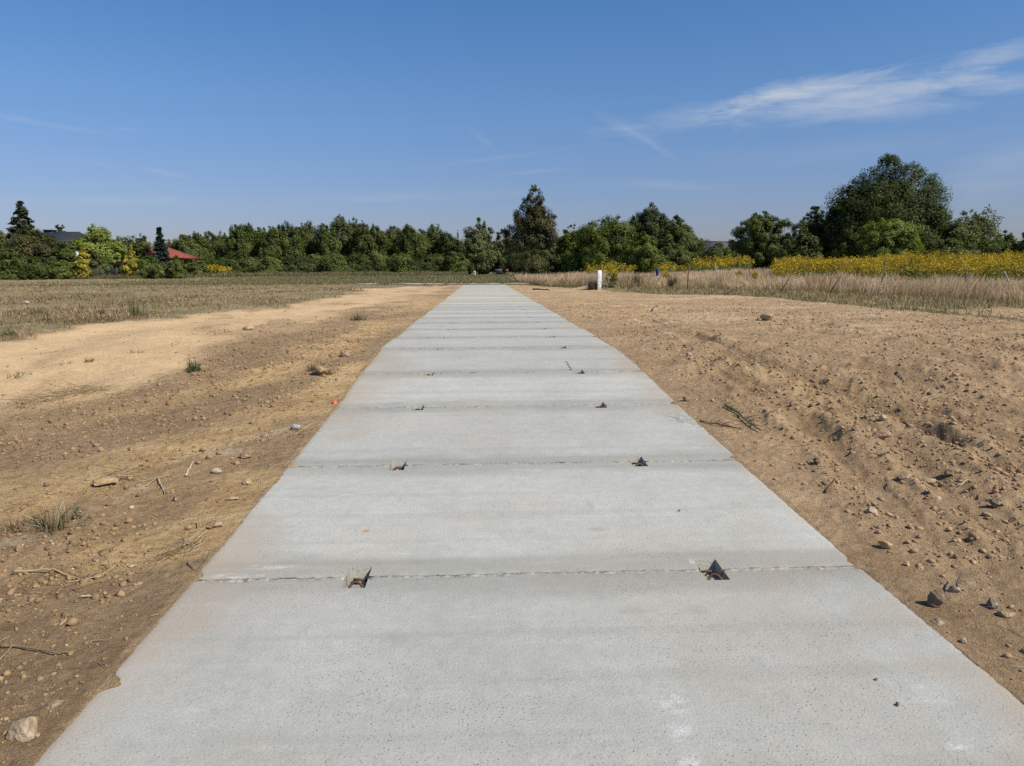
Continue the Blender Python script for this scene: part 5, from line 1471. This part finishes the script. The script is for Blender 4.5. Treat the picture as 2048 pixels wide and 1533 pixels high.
for t in np.linspace(0, 1, 40):
    pts.append((-.018 - .075 * t + .010 * math.cos(t * 30), .01 + .02 * t, -.03 + .125 * t + .008 * math.sin(t * 30)))
mb.tube(pts, .0035, 5); o = mb.make("twisted_wire", MAT['darkwire'], None, True); o.location = (q[0], q[1] + .02, zt)
tag(o, "dark twisted wire sticking out of a lifting pocket at the fourth joint", "wire")


# ------------------------------------------------------------------ buildings and garden fence
def quad_house(label, name, cx, cy, z0, w, dp, hw, hr, over, wallm, roofm, hip=0.0, cat="house", chimney=None, windows=True, ridge=None, rz=0):
    e = thing(name, label, cat, (cx, cy, z0), rz)
    mb = MB(); mb.box(-w / 2, w / 2, -dp / 2, dp / 2, -.3, hw)
    if hip == 0: mb.add([(-w / 2, -dp / 2, hw), (-w / 2, dp / 2, hw), (-w / 2, 0, hw + hr * .93), (w / 2, -dp / 2, hw), (w / 2, dp / 2, hw), (w / 2, 0, hw + hr * .93)], [(0, 2, 1), (3, 4, 5)])
    mb.make("wall", MAT[wallm], e)
    mb = MB(); W, D = w / 2 + over, dp / 2 + over; rx = W - hip; t = .14
    eaves = [(-W, -D, hw - .05), (W, -D, hw - .05), (W, D, hw - .05), (-W, D, hw - .05)]
    ev2 = [(x, y, z - t) for x, y, z in eaves]
    mb.add(eaves + ev2 + [(-rx, 0, hw + hr), (rx, 0, hw + hr)], [(0, 1, 9, 8), (2, 3, 8, 9), (1, 2, 9), (3, 0, 8), (4, 5, 1, 0), (5, 6, 2, 1), (6, 7, 3, 2), (7, 4, 0, 3), (7, 6, 5, 4)])
    rf = mb.make("roof", MAT[roofm], e)
    if ridge:
        mb = MB(); mb.tube([(-rx, 0, hw + hr + .03), (rx, 0, hw + hr + .03)], .14, 6); mb.make("ridge_cap", MAT[ridge], rf)
    if chimney:
        mb = MB(); x, s, h = chimney; mb.box(x - s, x + s, -s, s, hw + hr * .4, hw + hr + h); mb.box(x - s * 1.2, x + s * 1.2, -s * 1.2, s * 1.2, hw + hr + h, hw + hr + h + .12); mb.make("chimney", MAT['blackroof'], rf)
    if windows:
        for x in (-w * .28, w * .2):
            mb = MB(); mb.box(x - .55, x + .55, -dp / 2 - .04, -dp / 2 + .02, 1.0, 2.2); wn = mb.make("window", MAT['render'], e)
            mb = MB(); mb.box(x - .46, x + .46, -dp / 2 - .05, -dp / 2 - .035, 1.09, 2.11); mb.make("pane", MAT['glass'], wn)
    return e


d = 112; a = at(86, 470, d); b = at(172, 470, d); g = float(height(a[0], a[1], False)); zt = at(112, 464, d)[2] - g
quad_house("pale house with a black roof and stubby chimney behind the garden shrubs", "garden_house", (a[0] + b[0]) / 2, d, g, (b[0] - a[0]) * .95, 7.0, zt - 1.5, 1.5, .4, 'render', 'blackroof', 1.2, chimney=(-2.0, .6, .15))
d = 104; a = at(296, 515, d); b = at(383, 515, d); g = float(height(a[0], a[1], False)); ze = at(340, 516, d)[2] - g; zr = at(312, 492, d)[2] - g
e = thing("garden_shelter", "timber garden shelter with a red hipped roof beside the slender spruce", "shelter", ((a[0] + b[0]) / 2, d, g))
W = (b[0] - a[0]) / 2; D = 2.8
mb = MB(); t = .12
mb.add([(-W, -D, ze), (W, -D, ze), (W, D, ze), (-W, D, ze), (-W, -D, ze - t), (W, -D, ze - t), (W, D, ze - t), (-W, D, ze - t), (-W * .55, 0, zr), (-W * .15, 0, zr - .1)], [(0, 1, 9, 8), (2, 3, 8, 9), (1, 2, 9), (3, 0, 8), (4, 5, 1, 0), (5, 6, 2, 1), (6, 7, 3, 2), (7, 4, 0, 3), (7, 6, 5, 4)])
mb.make("roof", MAT['redroof'], e)
for sx in (-.92, -.3, .3, .92):
    for sy in (-.9, .9):
        mb = MB(); mb.box(sx * W - .08, sx * W + .08, sy * D - .08, sy * D + .08, -.2, ze - t); mb.make("post", MAT['brownwood'], e)
mb = MB(); mb.box(-W * .96, W * .96, -D * .93, -D * .87, ze - t - .85, ze - t - .55); mb.make("beam", MAT['brownwood'], e)
mb = MB(); mb.box(-W * .96, W * .35, -D * .2, D * .85, -.2, ze - t - .01); mb.make("wall", MAT['brownwood'], e)
mb = MB(); mb.box(-W * .9, W * .9, -D * .93, -D * .88, .75, .85); mb.box(-W * .9, W * .9, -D * .93, -D * .88, .15, .25)
for k in range(18): x = -W * .9 + W * 1.8 * k / 17; mb.box(x - .03, x + .03, -D * .925, -D * .885, .25, .75)
mb.make("railing", MAT['brownwood'], e)
d = 150; a = at(1412, 487, d); b = at(1462, 487, d); g = .3; zt = at(1435, 484, d)[2] - g
quad_house("low building with a grey roof and red ridge seen between the trees", "farm_building", (a[0] + b[0]) / 2 + .5, d, g, b[0] - a[0] + 2, 7, zt - 1.9, 1.9, .4, 'greyroof', 'greyroof', 0.0, "building", ridge='redroof')

d0 = 90
e = None
a = at(118, 545, d0); b = at(268, 545, d0 - .5)
g = float(height(a[0], a[1], False))
e = thing("wire_fence", "dark wire mesh fence along the garden below the yellow-green tree", "fence", (a[0], d0, g))
Lf = b[0] - a[0]; npst = 5
for k in range(npst):
    x = Lf * k / (npst - 1); mb = MB(); mb.tube([(x, 0, -.2), (x, 0, 1.32)], .035, 6); mb.make("post", MAT['wire'], e)
mb = MB()
for k in range(int(Lf / .11)): mb.box(k * .11, k * .11 + .008, -.004, .004, .02, 1.25)
for k in range(12): mb.box(0, Lf, .005, .012, .03 + k * .11, .038 + k * .11)
mb.make("wire_mesh", MAT['wire'], e)
mb = MB(); mb.box(Lf * .66, Lf - .05, .03, .05, .05, 1.2); mb.make("shade_cloth", simple("grey_shade_cloth", (.055, .058, .062), .9, .3, 9, .2, .01), e)

# small things in the shade under the middle trees
d = 110
a = at(997, 543, d); g = float(height(a[0], a[1], False))
e = thing("garden_bench", "low pale bench in the dark gap under the middle trees", "bench", (a[0], d, g))
mb = MB(); mb.box(-.55, .55, -.2, .2, .38, .44); mb.make("seat", MAT['greyroof'], e)
mb = MB(); mb.box(-.55, .55, .20, .25, .47, .85); mb.make("backrest", MAT['greyroof'], e)
for sx in (-.48, .48):
    mb = MB(); mb.box(sx - .04, sx + .04, -.18, .18, 0, .38); mb.make("leg", MAT['greyroof'], e)
a = at(1014, 543, d)
e = thing("garden_chair", "small reddish folding chair beside the pale bench in the dark gap", "chair", (a[0], d, g))
mb = MB(); mb.box(-.2, .2, -.2, .2, .36, .40); mb.make("seat", MAT['chair'], e)
mb = MB(); mb.add([(-.2, .2, .4), (.2, .2, .4), (.2, .34, .85), (-.2, .34, .85), (-.2, .23, .4), (.2, .23, .4), (.2, .37, .85), (-.2, .37, .85)], [(0, 1, 2, 3), (7, 6, 5, 4), (0, 4, 5, 1), (1, 5, 6, 2), (2, 6, 7, 3), (3, 7, 4, 0)]); mb.make("backrest", MAT['chair'], e)
for sx in (-.18, .18):
    for sy in (-1, 1):
        mb = MB(); mb.tube([(sx, -.2 * sy, 0), (sx, .2 * sy, .36)], .015, 5); mb.make("leg", MAT['chair'], e)
a = at(949, 543, d)
V, f = lathe([(.16, 0), (.2, .5), (.22, .52), (.2, .54), (.12, .6)])
mb = MB(); mb.add(V, f); o = mb.make("white_bucket", MAT['render'], None, True); o.location = (a[0], d, float(height(a[0], a[1], False)))
tag(o, "little white bucket in the grass at the edge of the dark gap", "bucket")

# ------------------------------------------------------------------ sun and sky
SUN_EL, SUN_AZ = 47.0, 122.0       # azimuth clockwise from +Y
sd = bpy.data.lights.new("sun", 'SUN'); sd.energy = 4.6; sd.angle = R(0.53); sd.color = (1.0, 0.945, 0.84)
so = bpy.data.objects.new("sun", sd); COL.objects.link(so)
dirv = Vector((math.sin(R(SUN_AZ)) * math.cos(R(SUN_EL)), math.cos(R(SUN_AZ)) * math.cos(R(SUN_EL)), math.sin(R(SUN_EL))))
so.rotation_euler = dirv.to_track_quat('Z', 'Y').to_euler(); so.location = (20, -15, 30)

w = bpy.data.worlds.new("World"); scene.world = w; w.use_nodes = True
nt = w.node_tree; nt.nodes.clear(); T = NT(nt)
sky = T.n('ShaderNodeTexSky', sky_type='NISHITA'); sky.sun_disc = False
sky.sun_elevation = R(SUN_EL); sky.sun_rotation = R(SUN_AZ); sky.altitude = 100; sky.air_density = 1.0; sky.dust_density = 0.6; sky.ozone_density = 2.0
dirn = T.n('ShaderNodeTexCoord').outputs['Generated']
sx = T.n('ShaderNodeSeparateXYZ'); nt.links.new(dirn, sx.inputs[0])
az = T.math('ARCTAN2', sx.outputs[0], sx.outputs[1]); el = T.math('ARCSINE', sx.outputs[2])
cv = T.n('ShaderNodeCombineXYZ'); nt.links.new(az, cv.inputs[0]); nt.links.new(el, cv.inputs[1])
skyc = T.mix(1.0, sky.outputs[0], (0.93, 1.20, 1.50), 'MULTIPLY')
hz = T.ramp(el, 0.0, 0.34, 1.0, 0.0)
skyc = T.mix(hz, skyc, T.mix(1.0, sky.outputs[0], (0.62, 0.65, 0.82), 'MULTIPLY'))


cr_ = T.n('ShaderNodeValToRGB'); T.set(cr_.inputs[0], T.math('DIVIDE', el, 0.5, clamp=True))
els = cr_.color_ramp.elements; els[0].position = 0.0; els[0].color = (.96, .86, .92, 1); els[1].position = 1.0; els[1].color = (.46, .64, .74, 1)
for p_, c_ in ((.156, (.94, .87, .93, 1)), (.42, (.80, .87, .90, 1)), (.70, (.55, .71, .79, 1))):
    e_ = els.new(p_); e_.color = c_
skyc = T.mix(1.0, skyc, cr_.outputs[0], 'MULTIPLY')


def azel(px, py):
    v = ray(px, py); v = v / np.linalg.norm(v); return math.atan2(v[0], v[1]), math.asin(v[2])


wisps = [  # centre px, half length px, half width px, angle deg (up to the right), strength
    (1690, 196, 300, 44, 3, .62), (1570, 188, 180, 24, 8, .60), (1830, 176, 180, 24, 4, .42), (1760, 218, 230, 24, -2, .50), (1985, 114, 115, 24, 8, .62), (2000, 166, 120, 26, -4, .52), (1900, 145, 120, 40, 6, .2),
    (1400, 232, 250, 34, 7, .32), (1260, 262, 90, 22, -20, .16), (1300, 285, 75, 10, -30, .17), (150, 258, 160, 6, -4, .13), (260, 260, 55, 6, -2, .16), (40, 238, 80, 6, -6, .12),
    (320, 344, 60, 7, -9, .22), (200, 328, 60, 6, -6, .14), (985, 318, 190, 6, 7, .16), (960, 275, 50, 9, -38, .14), (1060, 345, 160, 6, 4, .14), (1700, 300, 420, 30, 1, .10), (2020, 330, 130, 60, 20, .22), (200, 400, 330, 14, 2, .18), (800, 395, 360, 14, 2, .16), (1330, 372, 160, 14, -4, .16)]
tot = None
NZ = {}
for key, an_ in (('up', 5), ('flat', -3), ('down', -30)):
    r_ = T.mapping(cv.outputs[0], rot=(0, 0, -R(an_)))
    big_ = T.noise(T.mapping(r_, loc=(3.1 * len(NZ), 1.7, 0), sc=(F_PX / 190, F_PX / 46, 1)), 1.0, 7, 0.62, 0.9)
    hair = T.noise(T.mapping(cv.outputs[0], rot=(0, 0, -R(72)), loc=(1.3, 5.1, 0), sc=(F_PX / 90, F_PX / 9, 1)), 1.0, 4, 0.6, 0.6)
    NZ[key] = T.math('ADD', T.math('MULTIPLY', big_, 0.80), T.math('MULTIPLY', hair, 0.20))
for i, (px, py, hl, hwd, an, st) in enumerate(wisps):
    a0, e0 = azel(px, py)
    sub = T.n('ShaderNodeVectorMath', operation='SUBTRACT'); nt.links.new(cv.outputs[0], sub.inputs[0]); sub.inputs[1].default_value = (a0, e0, 0)
    rot = T.mapping(sub.outputs[0], rot=(0, 0, -R(an)))
    nz = NZ['down' if an < -15 else ('up' if an > 0 else 'flat')]
    wob = T.math('MULTIPLY', T.math('SUBTRACT', nz, 0.5), 0.9)
    sc2 = T.mapping(rot, sc=(F_PX / hl, F_PX / hwd, 1))
    ln = T.n('ShaderNodeVectorMath', operation='LENGTH'); nt.links.new(sc2, ln.inputs[0])
    env = T.ramp(ln.outputs[1], 1.25, 0.0)
    m = T.ramp(T.math('ADD', T.math('MULTIPLY', nz, 1.5), T.math('MULTIPLY', env, 0.80)), 1.00, 1.95)
    m = T.math('MULTIPLY', T.math('MULTIPLY', m, T.ramp(env, 0.0, 0.25)), st * 1.12)
    tot = m if tot is None else T.math('ADD', tot, m)
tot = T.math('MINIMUM', tot, 0.75)
cloudc = T.mix(tot, skyc, (5.8, 6.2, 6.9))
bg = T.n('ShaderNodeBackground'); nt.links.new(cloudc, bg.inputs[0]); bg.inputs[1].default_value = 0.10
wo = T.n('ShaderNodeOutputWorld'); nt.links.new(bg.outputs[0], wo.inputs[0])

scene.view_settings.view_transform = 'Standard'; scene.view_settings.look = 'None'; scene.view_settings.exposure = 0
w.cycles.sampling_method = 'MANUAL'; w.cycles.sample_map_resolution = 256
scene.cycles.max_bounces = 5; scene.cycles.diffuse_bounces = 3; scene.cycles.glossy_bounces = 2; scene.cycles.transmission_bounces = 4; scene.cycles.transparent_max_bounces = 8
scene.cycles.use_denoising = False
